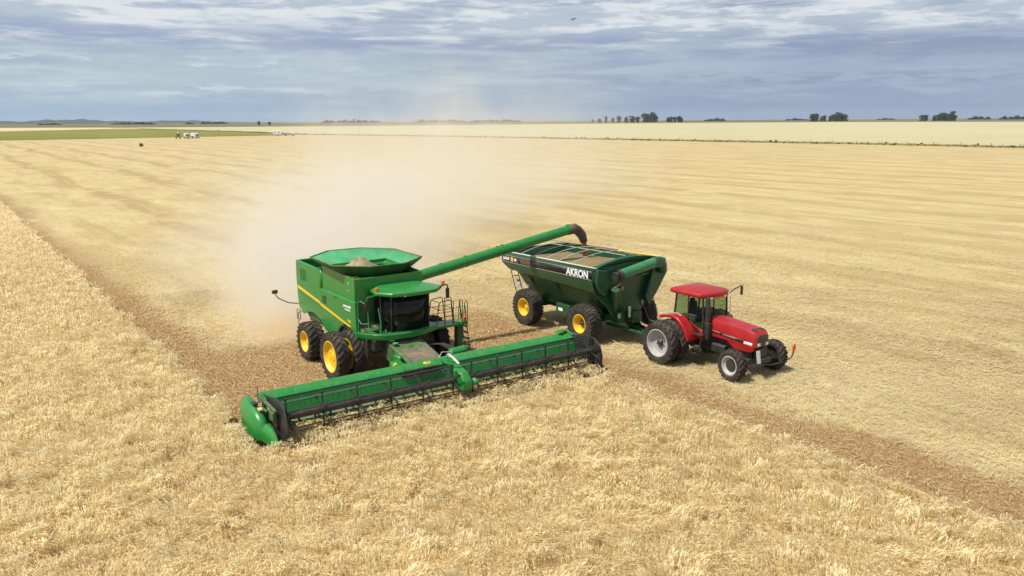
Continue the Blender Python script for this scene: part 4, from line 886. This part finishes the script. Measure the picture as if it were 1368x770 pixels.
cb_ = g.mix(g.ss(nff, .3, .7), (.24, .15, .065), (.43, .285, .135)); c = g.mix(fresh, c, cb_)
g.link(c, bs.inputs['Base Color'])
bp = g.new('ShaderNodeBump'); bp.inputs['Strength'].default_value = .6; bp.inputs['Distance'].default_value = .06; g.link(g.add(nff, g.mul(nf, .6)), bp.inputs['Height']); g.link(bp.outputs[0], bs.inputs['Normal'])
g.link(bs.outputs[0], out.inputs[0])
b = MB(); N = 24; S = 16000
for i in range(N):
    for j in range(N):
        x0, x1 = -S + 2 * S * i / N, -S + 2 * S * (i + 1) / N; y0, y1 = -S + 2 * S * j / N, -S + 2 * S * (j + 1) / N
        b.face([(x0, y0, 0), (x1, y0, 0), (x1, y1, 0), (x0, y1, 0)])
bmesh.ops.remove_doubles(b.bm, verts=b.bm.verts, dist=.01)
gd = b.build('ground', m, None, recalc=False); gd.location = CB; gd.rotation_euler = (0, 0, HEAD); tag(gd, kind='structure')

# far fields (flat sheets laid on the ground) -------------------------------
def fieldmat(name, a, b_, scale=.02, sx=1., sy=6.):
    m, g = newmat(name); out = g.new('ShaderNodeOutputMaterial'); bs = g.new('ShaderNodeBsdfPrincipled'); bs.inputs['Roughness'].default_value = 1.; bs.inputs['Specular IOR Level'].default_value = .05
    tc = g.new('ShaderNodeTexCoord').outputs['Object']; s_ = g.sep(tc); n = g.noise(g.xyz(g.mul(s_[0], sx), g.mul(s_[1], sy), 0.), scale, 4, .6); n2 = g.noise(tc, scale * .2, 3, .5)
    g.link(g.mix(g.ss(g.add(g.mul(n, .6), g.mul(n2, .4)), .35, .65), a, b_), bs.inputs['Base Color']); g.link(bs.outputs[0], out.inputs[0]); return m
def sheet(name, pts, z, mat):
    b = MB(); b.face([(x, y, z) for x, y in pts]); o = b.build(name, mat, None, recalc=False); tag(o, kind='structure')
    for p in o.data.polygons:
        if p.normal.z < 0: o.data.flip_normals(); break
    return o
sheet('far_plain', [(-12000, 1500), (-1600, 1480), (-812, 1680), (-579, 1673), (-293, 1764), (27, 2031), (452, 2345), (931, 2333), (1172, 1912), (2064, 1892), (12000, 1500), (9000, 14000), (-9000, 14000)], .12, fieldmat('far_plain_soil', (.135, .125, .065), (.19, .15, .085), .004, .6, 3.))
sheet('pale_field', [(-604.8, 1359.4), (-271.3, 849.4), (-171.6, 668.6), (-75.3, 576.4), (6.5, 484.3), (63.6, 428.0), (106.7, 375.7), (147.0, 329.1), (176.7, 286.5), (229.6, 208.7), (2064.1, 1892.2), (1172.6, 1912.7), (931.7, 2333.4), (452.2, 2345.3), (26.9, 2031.5), (-293.5, 1763.9), (-579.0, 1673.4), (-747.4, 1647.0)], .25, fieldmat('pale_field_straw', (.43, .39, .23), (.49, .445, .27), .02))
sheet('green_field', [(-222.7, 222.6), (-303.2, 491.3), (-227.8, 568.5), (-162.0, 631.3), (-263.4, 824.7), (-577.2, 1297.2), (-618.1, 1297.5), (-604.9, 982.0), (-605.1, 608.3)], .18, fieldmat('green_field_grass', (.15, .165, .035), (.24, .22, .06), .015))
sheet('straw_field', [(-677.8, 681.6), (-632.2, 1026.5), (-632.5, 1327.8), (-812.1, 1689.3), (-1116.7, 1814.6), (-1475.8, 1486.4)], .22, fieldmat('straw_field_straw', (.50, .40, .22), (.6, .5, .3), .02))
HEDGE = [(-577.2, 1297.2), (-263.4, 824.7), (-167.6, 653.2), (-73.5, 562.0), (6.3, 474.2), (61.3, 412.4), (103.3, 363.6), (142.1, 318.0), (170.3, 275.9), (221.5, 201.1), (262, 130)]
# weedy verge along the fence
def along(pts, step):
    out = []
    for a, c in zip(pts, pts[1:]):
        a = Vector((*a, 0)); c = Vector((*c, 0)); L = (c - a).length; n = max(1, int(L / step))
        for i in range(n): out.append((a.lerp(c, i / n), (c - a).normalized()))
    return out
vs = []; cs = []
for p, d in along(HEDGE, 1.1):
    nn = Vector((-d.y, d.x, 0)); far_ = p.length
    for k in range(11):
        q = p + nn * rnd.uniform(-2.5, 4.2) + d * rnd.uniform(-1, 1); h = rnd.uniform(.25, .75) * (1.7 if rnd.random() < .04 else 1); w = rnd.uniform(.35, .9); a = rnd.uniform(0, PI)
        ux, uy = math.cos(a) * w, math.sin(a) * w; lx, ly = rnd.uniform(-.3, .3), rnd.uniform(-.3, .3)
        vs.append([(q.x - ux, q.y - uy, 0), (q.x + ux, q.y + uy, 0), (q.x + ux * .6 + lx, q.y + uy * .6 + ly, h), (q.x - ux * .5 + lx, q.y - uy * .5 + ly, h * rnd.uniform(.7, 1))])
        t = rnd.random(); c = (.14 + .14 * t, .12 + .11 * t, .045 + .05 * t); cs.append([c] * 4)
me = quad_mesh('weedy_verge', np.array(vs), np.array(cs), strawmat('dry_weeds', .1), 4)
vb = MB(); ra = []
for q, d in along(HEDGE, 4.):
    nn = Vector((-d.y, d.x, 0)); w_ = 2.6 + rnd.uniform(-.5, .5); hh = .55 + rnd.uniform(-.15, .2)
    ra.append([tuple(q - nn * w_), tuple(q - nn * .8 + Vector((0, 0, hh))), tuple(q + nn * 1.2 + Vector((0, 0, hh * .9))), tuple(q + nn * (w_ + 1.5))])
vb.loft(ra, closed=False)
o = bpy.data.objects.new('weedy_verge', me); vb.build('grass_bank', fieldmat('dry_grass_bank', (.17, .145, .06), (.26, .215, .10), .3), o); COL.objects.link(o); tag(o, 'long dark strip of weeds between the cut field and the pale field', 'weeds', kind='stuff')
# fence along the verge: posts and wires
fn = empty('wire_fence', (HEDGE[6][0], HEDGE[6][1], 0)); tag(fn, 'distant wire fence with wooden posts along the dark weedy strip', 'fence')
off = Vector((HEDGE[6][0], HEDGE[6][1], 0)); pp = [q for q, d in along(HEDGE[2:], 9.)][:95]; pm = None
for q in pp:
    if pm is None:
        b = MB(); b.tube([(0, 0, 0), (0, 0, 1.45)], [.09, .07], 6); pm = b.build('fence_post', M['bark'], fn); pm.location = q - off
    else: c = pm.copy(); COL.objects.link(c); c.parent = fn; c.location = q - off
b = MB()
for z in (.5, .9, 1.3): b.tube([tuple(q - off + Vector((0, 0, z))) for q in pp[::4]], .012, 3)
b.build('wire', M['grey'], fn)

# distant hills -------------------------------------------------------------
m, g = newmat('hill_scrub'); out = g.new('ShaderNodeOutputMaterial'); bs = g.new('ShaderNodeBsdfPrincipled'); bs.inputs['Roughness'].default_value = 1.
n = g.noise(g.new('ShaderNodeTexCoord').outputs['Object'], .004, 4, .6); g.link(g.mix(n, (.03, .045, .04), (.06, .07, .05)), bs.inputs['Base Color']); g.link(bs.outputs[0], out.inputs[0])
vs = []; fs = []; nx, ny = 90, 9
for i in range(nx):
    az = R(-36 + 22 * i / (nx - 1)); 
    prof_ = 40 * max(0, 1 - i / 92.) ** .8 * (1 + .35 * math.sin(i * .23) + .16 * math.sin(i * .71 + 1)) + 8
    if i > 60: prof_ *= max(0.02, (nx - 1 - i) / 29.)
    for j in range(ny):
        t = j / (ny - 1); D = 9000 + 1600 * t; vs.append((D * math.sin(az), D * math.cos(az), prof_ * math.sin(PI * t) ** 1.2 * (1 + .1 * math.sin(i * 1.7 + j)) - 1))
for i in range(nx - 1):
    for j in range(ny - 1): a = i * ny + j; fs.append((a, a + 1, a + ny + 1, a + ny))
me = bpy.data.meshes.new('hills'); me.from_pydata(vs, [], fs); me.materials.append(m); o = bpy.data.objects.new('hills', me); COL.objects.link(o); tag(o, kind='structure')

# trees ----------------------------------------------------------------------
def make_tree(seed, slim):
    r_ = random.Random(seed); root = bpy.data.objects.new('gum_tree', None); COL.objects.link(root); root.empty_display_size = 1
    b = MB(); b.tube([(0, 0, 0), (.1, .05, 4), (-.2, .1, 9)], [.55, .4, .2], 7)
    cl_ = []
    for k in range(9):
        a = r_.uniform(0, 6.28); z0 = r_.uniform(3, 7.5); rad = r_.uniform(1.5, 4.5) * slim; z1 = r_.uniform(7, 17)
        e = (math.cos(a) * rad, math.sin(a) * rad, z1); b.tube([(0, 0, z0), (e[0] * .5, e[1] * .5, (z0 + z1) / 2), e], [.22, .15, .07], 5); cl_.append((e, r_.uniform(2.6, 4.2)))
    cl_.append(((0, 0, 16), 3.6)); cl_.append(((.5, 0, 5.5), 4.2)); cl_.append(((-1.5, 1, 3.2), 3.8)); cl_.append(((2.0, -1, 8.0), 4.2)); cl_.append(((-2.0, -1, 10.0), 4.2)); cl_.append(((3.2, 1, 3.0), 3.6)); cl_.append(((-3.4, -.5, 2.6), 3.2))
    b.build('trunk', M['bark'], root)
    b = MB()
    for (c, s_) in cl_:
        for k in range(85):
            d = Vector((r_.gauss(0, 1), r_.gauss(0, 1), r_.gauss(0, .8))); d = d.normalized() * s_ * r_.random() ** .4 * Vector((1, 1, .85)).length / 1.6
            q = Vector(c) + d; s2 = r_.uniform(.5, 1.1); u = Vector((r_.gauss(0, 1), r_.gauss(0, 1), r_.gauss(0, 1))).normalized(); v = u.cross(Vector((r_.gauss(0, 1), r_.gauss(0, 1), r_.gauss(0, 1)))).normalized()
            b.face([q - u * s2, q + v * s2 * .6, q + u * s2, q - v * s2 * .6])
    b.build('crown', M['leaf'], root, recalc=False)
    return root
protos = [make_tree(s, k) for s, k in ((1, 1.), (2, .85), (3, 1.2))]
used = [False] * 3
def put_tree(px, hpx, D, label, group, sc=1.):
    k = rnd.randrange(3); pr = protos[k]
    if used[k]: t = copy_tree(pr)
    else: t = pr; used[k] = True
    az = math.atan2((px - 684), 1115.); t.location = (D * math.sin(az) / math.cos(az) * 1.0 if False else (px - 684) / 1115. * D, D, 0); s_ = hpx / 1092. * D / 19.5 * rnd.uniform(.78, 1.15); sc = sc * rnd.uniform(.9, 1.45)
    t.scale = (s_ * sc, s_ * sc, s_); t.rotation_euler = (0, 0, rnd.uniform(0, 6.28)); tag(t, label, 'tree', group)
def grove(xs, D, label, group):
    for x, h, sc in xs: put_tree(x, h, D * rnd.uniform(.97, 1.03), label, group, sc)
grove([(1087, 10, 1.1), (1092, 10, 1.1), (1099, 9, 1.), (1103, 7, 1.), (1110, 7, 1.1), (1116, 10, 1.2), (1121, 11, 1.2), (1126, 10.5, 1.2), (1131, 9, 1.)], 2900, 'dark tree of the clump on the horizon right of the middle', 'dark horizon trees above the tractor')
grove([(1234, 8, 1.2), (1239, 8, 1.1), (1250, 10, 1.2), (1255, 11, 1.2), (1261, 11, 1.2), (1267, 11, 1.2), (1273, 12, 1.2), (1277, 10, 1.)], 2750, 'dark tree of the dense clump on the horizon near the right edge', 'dark horizon trees near the right edge')
grove([(863, 11, 1.1), (868, 12, 1.1), (873, 13, 1.), (877, 11, 1.), (853, 9, 1.2), (846, 8, 1.2), (838, 9, 1.), (828, 8, .9), (820, 7, .9), (811, 7, .9), (802, 6, 1.1), (793, 5, 1.1)], 3000, 'dusty tree of the ragged row on the horizon behind the drifting dust', 'horizon trees behind the dust')
grove([(894, 7, 1.2), (898, 8, 1.2), (903, 8, 1.), (909, 9, .9), (912, 6, .9)], 3000, 'dark tree of the small clump just right of the dusty row', 'small clump of horizon trees')
grove([(347, 6, 1.2), (361, 6, 1.2)], 2300, 'small lone tree on the horizon above the left of the dust', 'pair of lone horizon trees')
grove([(562, 5, 1.), (566, 4, 1.), (468, 4.5, 1.), (474, 5, .9), (480, 4.5, .9), (490, 4, .9)], 4200, 'slim far tree standing out of the low horizon wood', 'slim far horizon trees')
for k, pr in enumerate(protos):
    if not used[k]: bpy.data.objects.remove(pr)
# low far woods: one uneven mass each
def wood(x0, x1, h, D):
    b = MB(); n = int((x1 - x0) * 9); r_ = random.Random(int(x0))
    for i in range(n):
        u = r_.random(); px = x0 + (x1 - x0) * u; hh = h / 1092 * D * (.45 + .55 * (.5 + .5 * math.sin(px * .5 + x0) * math.cos(px * .21)) ) * min(1, 6 * u + .3, 6 * (1 - u) + .3)
        y = D + r_.uniform(-60, 60); x = (px - 684) / 1115 * y; z = r_.random() * hh * .8
        for k in range(3):
            s2 = hh * r_.uniform(.2, .4); uu = Vector((r_.gauss(0, 1), r_.gauss(0, 1), r_.gauss(0, .6))).normalized(); v = uu.cross(Vector((r_.gauss(0, 1), r_.gauss(0, 1), r_.gauss(0, 1)))).normalized(); q = Vector((x + r_.uniform(-3, 3), y, z + s2 * .5))
            b.face([q - uu * s2, q + v * s2 * .8, q + uu * s2, q - v * s2 * .8])
    o = b.build('far_wood', M['leaf'], None, recalc=False); return o
for (x0, x1, h, D, lab) in ((942, 971, 4, 4200, 'low dark wood on the horizon between the two tree clumps on the right'), (1050, 1082, 3, 4600, 'thin low wood on the horizon left of the dark tree clump'), (1172, 1200, 2.5, 4600, 'faint low wood on the horizon between the two dark clumps'), (1294, 1326, 4.5, 4200, 'low dark wood on the horizon just left of the right edge'), (1335, 1420, 5, 4000, 'low dark wood on the horizon at the right edge'), (427, 512, 4, 4600, 'long low wood on the horizon left of the dust plume'), (555, 625, 4, 4600, 'long low wood on the horizon seen through thin dust'), (628, 700, 3.5, 4600, 'faint low wood on the horizon inside the dust'), (148, 210, 3.5, 4000, 'low dark wood on the horizon below the blue hills'), (50, 84, 2.5, 4000, 'small low wood on the horizon at the far left'), (249, 262, 2.5, 4000, 'tiny low wood on the horizon above the parked trucks'), (268, 306, 3, 4200, 'low wood on the horizon right of the parked trucks')):
    tag(wood(x0, x1, h, D), lab, 'wood', kind='stuff')
# parked vehicles far off ------------------------------------------------------
def truck(name, loc, rz, body, lab, L=6.5, boxed=True):
    r0 = empty(name, loc, rz)
    b = MB(); b.prism([(0, .7), (0, 2.9), (-1.6, 3.0), (-1.9, 2.8), (-1.9, .7)], -1.2, 1.2); b.build('cab', M['truckwhite'], r0, bevel=.12)
    MB().box((.02, 0, 2.15), (.06, 2.1, .8)).build('windscreen', M['decal'], r0)
    for s in (-1, 1): MB().box((-.8, s * 1.21, 2.15), (.9, .04, .7)).build('side_window', M['decal'], r0)
    MB().box((.04, 0, 1.1), (.1, 1.9, .5)).build('grille', M['grey'], r0)
    if boxed:
        b = MB(); b.box((-2.2 - L / 2, 0, 2.4), (L, 2.4, 2.0)); 
        for k in range(7): b.box((-2.4 - k * (L - .4) / 6, 0, 2.4), (.1, 2.5, 2.0))
        b.build('grain_box', body, r0)
    MB().box((-2.0 - L / 2, 0, 1.1), (L + 1.5, .9, .3)).build('chassis', M['black'], r0)
    for x in (-.9, -L * .75 - .6, -L - .3):
        for s in (-1, 1): MB().lathe([(.001, -.15), (.5, -.15), (.52, 0), (.5, .15), (.001, .15)], (x, s * 1.05, .52), 18, 'y').build('wheel', M['rubber'], r0)
    tag(r0, lab, 'truck'); return r0
truck('grain_truck', (-200.0, 514, 0), R(-62), M['truckwhite'], 'white grain truck in the middle of the far parked group, facing the field')
truck('grain_truck', (-195.4, 518, 0), R(-50), M['truckwhite'], 'white grain truck at the right end of the far parked group')
t = empty('seed_trailer', (-207.5, 518, 0), R(-60)); tag(t, 'brownish farm trailer with a grey hopper at the left end of the far parked group', 'trailer')
b = MB(); b.loft([[(-2.2, -1.3, 3.1), (2.2, -1.3, 3.1), (2.2, 1.3, 3.1), (-2.2, 1.3, 3.1)], [(-1.4, -.9, 1.5), (1.4, -.9, 1.5), (1.4, .9, 1.5), (-1.4, .9, 1.5)]], cap0=True, cap1=True); b.build('hopper', paint('trailer_brown', (.28, .2, .14), .7), t)
MB().box((0, 0, 1.2), (5.5, .9, .3)).build('chassis', M['black'], t)
MB().box((1.2, 0, 3.5), (.9, .9, .8)).build('tank_lid', M['truckwhite'], t, bevel=.1)
for x in (-1.8, 1.8):
    for s in (-1, 1): MB().lathe([(.001, -.15), (.55, -.15), (.55, .15), (.001, .15)], (x, s * 1.1, .55), 18, 'y').build('wheel', M['rubber'], t)
t = empty('trailer_caravan', (-167.5, 597, 0), R(5)); tag(t, 'white box caravan parked at the far edge of the cut field, half veiled by dust', 'caravan')
MB().box((0, 0, 2.3), (6.2, 2.4, 2.6)).build('body', M['truckwhite'], t, bevel=.2)
for x in (-1.6, 1.2): MB().box((x, -1.22, 2.6), (1.0, .04, .7)).build('window', M['decal'], t)
MB().box((0, 0, .8), (7.5, .9, .25)).build('chassis', M['black'], t)
for s in (-1, 1): MB().lathe([(.001, -.12), (.45, -.12), (.45, .12), (.001, .12)], (.2, s * 1.05, .45), 18, 'y').build('wheel', M['rubber'], t)
t = empty('flatbed_trailer', (-159.5, 598, 0), R(3)); tag(t, 'low flatbed trailer with a pale load right of the white caravan', 'trailer')
MB().box((0, 0, 1.1), (8, 2.3, .3)).build('bed', M['grey'], t)
MB().box((2.6, 0, 1.9), (2., 1.9, 1.3)).build('load', M['truckwhite'], t, bevel=.2)
for x in (-2.5, 2.5):
    for s in (-1, 1): MB().lathe([(.001, -.12), (.5, -.12), (.5, .12), (.001, .12)], (x, s * 1.0, .5), 18, 'y').build('wheel', M['rubber'], t)
b = MB()
r_ = random.Random(5)
for k in range(260):
    q = Vector((r_.gauss(0, .35), r_.gauss(0, .35), abs(r_.gauss(.6, .4)))); u = Vector((r_.gauss(0, 1), r_.gauss(0, 1), r_.gauss(0, 1))).normalized(); v = u.cross(Vector((r_.gauss(0, 1), 1, 0))).normalized(); b.face([q - u * .2, q + v * .1, q + u * .2, q - v * .1])
o = b.build('shrub', M['leaf'], None, loc=(-156.8, 351.7, 0), recalc=False); tag(o, 'small dark shrub alone in the cut field below the parked trucks', 'shrub')
# bird
b = MB(); b.loft([[(0, 0, .16), (0, 0, .16), (0, 0, .16), (0, 0, .16)], [(.05, 0, .08), (0, .05, .08), (-.05, 0, .08), (0, -.05, .08)], [(.045, 0, -.06), (0, .045, -.06), (-.045, 0, -.06), (0, -.045, -.06)], [(.012, 0, -.24), (0, .03, -.24), (-.012, 0, -.24), (0, -.03, -.24)]])
for s in (-1, 1): b.loft([[(0, s * .04, .07), (0, s * .04, -.05)], [(.05, s * .24, .12), (.05, s * .24, .0)], [(.02, s * .45, -.02), (.02, s * .43, -.06)]], closed=False)
bd_ = b.build('bird', M['black'], None, recalc=False); D_ = 55.; bd_.location = ((766 - 684) / 1092 * D_ * .97, D_ * .99, 10 + (161 - 36) / 1092. * D_); bd_.rotation_euler = (R(-12), R(15), R(75)); bd_.scale = (.5,) * 3
tag(bd_, 'small dark bird flying high in the cloudy sky', 'bird')

# ------------------------------------------------------------------ dust
def volume_box(name, lo, hi, loc, rz):
    b = MB(); b.box([(a + c) / 2 for a, c in zip(lo, hi)], [c - a for a, c in zip(lo, hi)])
    m, g = newmat(name + '_air'); o = b.build(name, m, None); o.location = loc; o.rotation_euler = (0, 0, rz); return o, m, g
o, m, g = volume_box('dust_cloud', (-100, -11, .03), (-5.2, 78, 24), CB, HEAD)
tag(o, 'pale cloud of dust blowing away behind the combine and thinning into the sky', 'dust', kind='stuff')
out = g.new('ShaderNodeOutputMaterial'); pv = g.new('ShaderNodeVolumePrincipled'); tc = g.new('ShaderNodeTexCoord').outputs['Object']; X, Y, Z = g.sep(tc)
# plume axis leaves the tail, drifts to the combine's left and bends further downwind
x_, y_ = g.add(X, 6.), g.add(Y, 1.4)
S_ = g.m('MAXIMUM', g.add(g.mul(x_, -.90), g.mul(y_, .436)), .01); Lt = g.sub(g.add(g.mul(x_, .436), g.mul(y_, .90)), g.mul(S_, S_, .0036))
n = g.noise(g.xyz(X, Y, g.mul(Z, 1.2)), .13, 5, .62, .9); nb_ = g.noise(g.xyz(X, Y, Z), .42, 4, .6, .5)
nn = g.add(g.mul(n, .68), g.mul(nb_, .32))
sg = g.add(2.6, g.mul(S_, .22)); hz_ = g.add(3.0, g.mul(S_, .13))
q = g.m('DIVIDE', Lt, sg); zz = g.m('DIVIDE', Z, hz_)
env = g.m('EXPONENT', g.mul(g.add(g.mul(q, q), g.mul(zz, zz)), -.62))
bill = g.ss(g.add(env, g.m('MULTIPLY_ADD', nn, 3.0, -1.5)), .16, .95)
dn = g.mul(bill, g.m('POWER', env, .5), g.m('DIVIDE', 1.08, g.m('POWER', g.m('MULTIPLY_ADD', S_, .06, 1.), 2.3)), g.ss(S_, -.5, 4.), g.ss(S_, 112., 70.))
near = g.mul(g.m('EXPONENT', g.mul(g.m('POWER', g.m('DIVIDE', g.add(X, 7.5), 2.6), 2.), -1.)), g.m('EXPONENT', g.mul(g.m('POWER', g.m('DIVIDE', g.add(Y, .8), 2.6), 2.), -1.)), g.m('EXPONENT', g.mul(Z, -1.1)), .8)
g.link(g.add(dn, g.mul(near, g.ss(n, .3, .6))), pv.inputs['Density']); pv.inputs['Color'].default_value = (.985, .945, .85, 1); g.link(g.mix(g.m('MULTIPLY', near, 2.2, clamp=True), (.985, .945, .85), (.90, .73, .50)), pv.inputs['Color']); pv.inputs['Anisotropy'].default_value = .15
g.link(pv.outputs[0], out.inputs['Volume'])
try: m.cycles.volume_step_rate = 1.
except Exception: pass
# haze
o, m, g = volume_box('haze', (-14500, -60, -1.), (14500, 14500, 130), (0, 0, 0), 0)
tag(o, 'thin pale haze over the far fields', 'haze', kind='stuff')
out = g.new('ShaderNodeOutputMaterial'); pv = g.new('ShaderNodeVolumePrincipled'); pv.inputs['Density'].default_value = 2.2e-5; pv.inputs['Color'].default_value = (.72, .85, 1., 1); pv.inputs['Anisotropy'].default_value = .0
g.link(pv.outputs[0], out.inputs['Volume'])

# ------------------------------------------------------------------ light
SUN_EL, SUN_AZ = R(60), R(-118)          # azimuth measured from +Y towards +X
sd = Vector((math.sin(SUN_AZ) * math.cos(SUN_EL), math.cos(SUN_AZ) * math.cos(SUN_EL), math.sin(SUN_EL)))
sl = bpy.data.lights.new('sun', 'SUN'); sl.energy = 4.75; sl.angle = R(1.2); sl.color = (1., .95, .87)
so = bpy.data.objects.new('sun', sl); COL.objects.link(so); so.rotation_euler = sd.to_track_quat('Z', 'Y').to_euler()
w = bpy.data.worlds.new('World'); scn.world = w; w.use_nodes = True; g = NG(w.node_tree)
out = g.new('ShaderNodeOutputWorld'); bg = g.new('ShaderNodeBackground'); bg.inputs[1].default_value = .1
sky = g.new('ShaderNodeTexSky', sky_type='NISHITA'); sky.sun_disc = False; sky.sun_elevation = SUN_EL; sky.sun_rotation = SUN_AZ; sky.dust_density = 1.5
tc = g.new('ShaderNodeTexCoord').outputs['Generated']; x, y, z = g.sep(tc)
az = g.m('ARCTAN2', x, y); el = g.m('ARCSINE', z)
E = g.mul(el, 57.2958)      # degrees
def cn(ax_, ey, sc_, det, rough, off=0., dist=0.): return g.noise(g.xyz(g.mul(az, ax_), g.mul(E, ey), off), sc_, det, rough, dist)
nA = cn(11., 1.05, 1., 6, .6, 2.3, .35); nB = cn(3.2, .42, 1., 4, .5, 7.1, .3); nC = cn(26., 2.6, 1., 5, .62, 4.4, .3); nD = cn(9., 1.7, 1., 6, .62, 9.7, .45)
def bell(v, c_, s_): 
    t = g.m('DIVIDE', g.sub(v, c_), s_); return g.m('EXPONENT', g.mul(t, t, -1.))
k = 10.
C = lambda *v: tuple(a * k for a in v)
low = g.mix(g.ss(az, -.35, .35), C(.33, .46, .61), C(.265, .345, .51))
mid = g.mix(g.ss(az, -.2, .45), C(.41, .52, .60), C(.33, .41, .55))
base = g.mix(g.ss(g.add(E, g.mul(nB, 1.2)), 1.2, 3.4), low, mid)
nE = cn(7., 1.0, 1., 5, .6, 13.1, .5); nF = cn(5., .8, 1., 5, .6, 21.7, .5)
base = g.mix(g.mul(g.ss(nE, .44, .62), g.ss(E, .6, 2.), .75), base, g.mix(g.ss(az, -.3, .4), C(.52, .61, .68), C(.38, .46, .58)))
base = g.mix(g.mul(g.ss(nF, .48, .62), .6), base, g.mix(g.ss(az, -.4, .4), C(.33, .42, .57), C(.24, .31, .48)))
base = g.mix(g.ss(g.add(E, g.mul(nB, 2.)), 5., 7.6), base, C(.46, .53, .625))
white = g.mul(g.ss(g.add(g.mul(nA, .65), g.mul(nC, .35)), .44, .57), g.ss(g.add(E, g.mul(nB, 2.)), 4.6, 7.))
wl = g.mul(g.ss(nC, .53, .62), g.m('MAXIMUM', bell(E, 3.6, .55), bell(E, 2.0, .4)), g.ss(az, .0, -.35), .85)
c = g.mix(g.mul(white, .95), base, C(.74, .77, .80))
c = g.mix(wl, c, C(.60, .68, .74))
dk = g.mul(g.ss(g.add(g.mul(nD, .55), g.mul(nB, .45)), .40, .56), bell(E, g.add(4.9, g.mul(az, -.8)), .95), .9)
dk2 = g.mul(g.ss(nC, .46, .62), bell(E, 2.5, .55), g.ss(az, -.05, .25), .75)
dk3 = g.mul(g.ss(nD, .5, .64), bell(E, 7.2, 1.2), .7)
c = g.mix(g.m('MAXIMUM', g.m('MAXIMUM', dk, dk2), dk3), c, g.mix(g.ss(az, -.4, .4), C(.30, .37, .54), C(.235, .295, .45)))
# above the frame: broken cloud over the clear Nishita blue
v = g.xyz(g.m('DIVIDE', x, g.add(g.m('MAXIMUM', z, 0.), .12)), g.m('DIVIDE', y, g.add(g.m('MAXIMUM', z, 0.), .12)), 0.)
nU = g.noise(v, .9, 5, .6)
up = g.mix(g.ss(nU, .42, .62), sky.outputs[0], C(.54, .58, .64))
c = g.mix(.06, c, sky.outputs[0])
c = g.mix(g.ss(E, 8.5, 14.), c, up)
g.link(c, bg.inputs[0]); g.link(bg.outputs[0], out.inputs[0])

# ------------------------------------------------------------------ camera
cd = bpy.data.cameras.new('camera'); cd.lens = 1092 / 1368 * 36; cd.sensor_width = 36; cd.clip_end = 40000; cd.clip_start = .3
co = bpy.data.objects.new('camera', cd); COL.objects.link(co)
P_ = math.atan(224 / 1092)
co.matrix_world = Matrix.Translation((0, 0, 10)) @ Matrix.Rotation(PI / 2 - P_, 4, 'X') @ Matrix.Rotation(R(-.33), 4, 'Z')
scn.camera = co
scn.render.engine = 'CYCLES'
scn.cycles.volume_step_rate = 1.6; scn.cycles.volume_max_steps = 128; scn.cycles.volume_bounces = 2; scn.cycles.max_bounces = 8; scn.cycles.transparent_max_bounces = 12
scn.view_settings.view_transform = 'Standard'; scn.view_settings.look = 'None'; scn.view_settings.exposure = .08; scn.view_settings.gamma = 1
scn.render.resolution_x = 1024; scn.render.resolution_y = 576
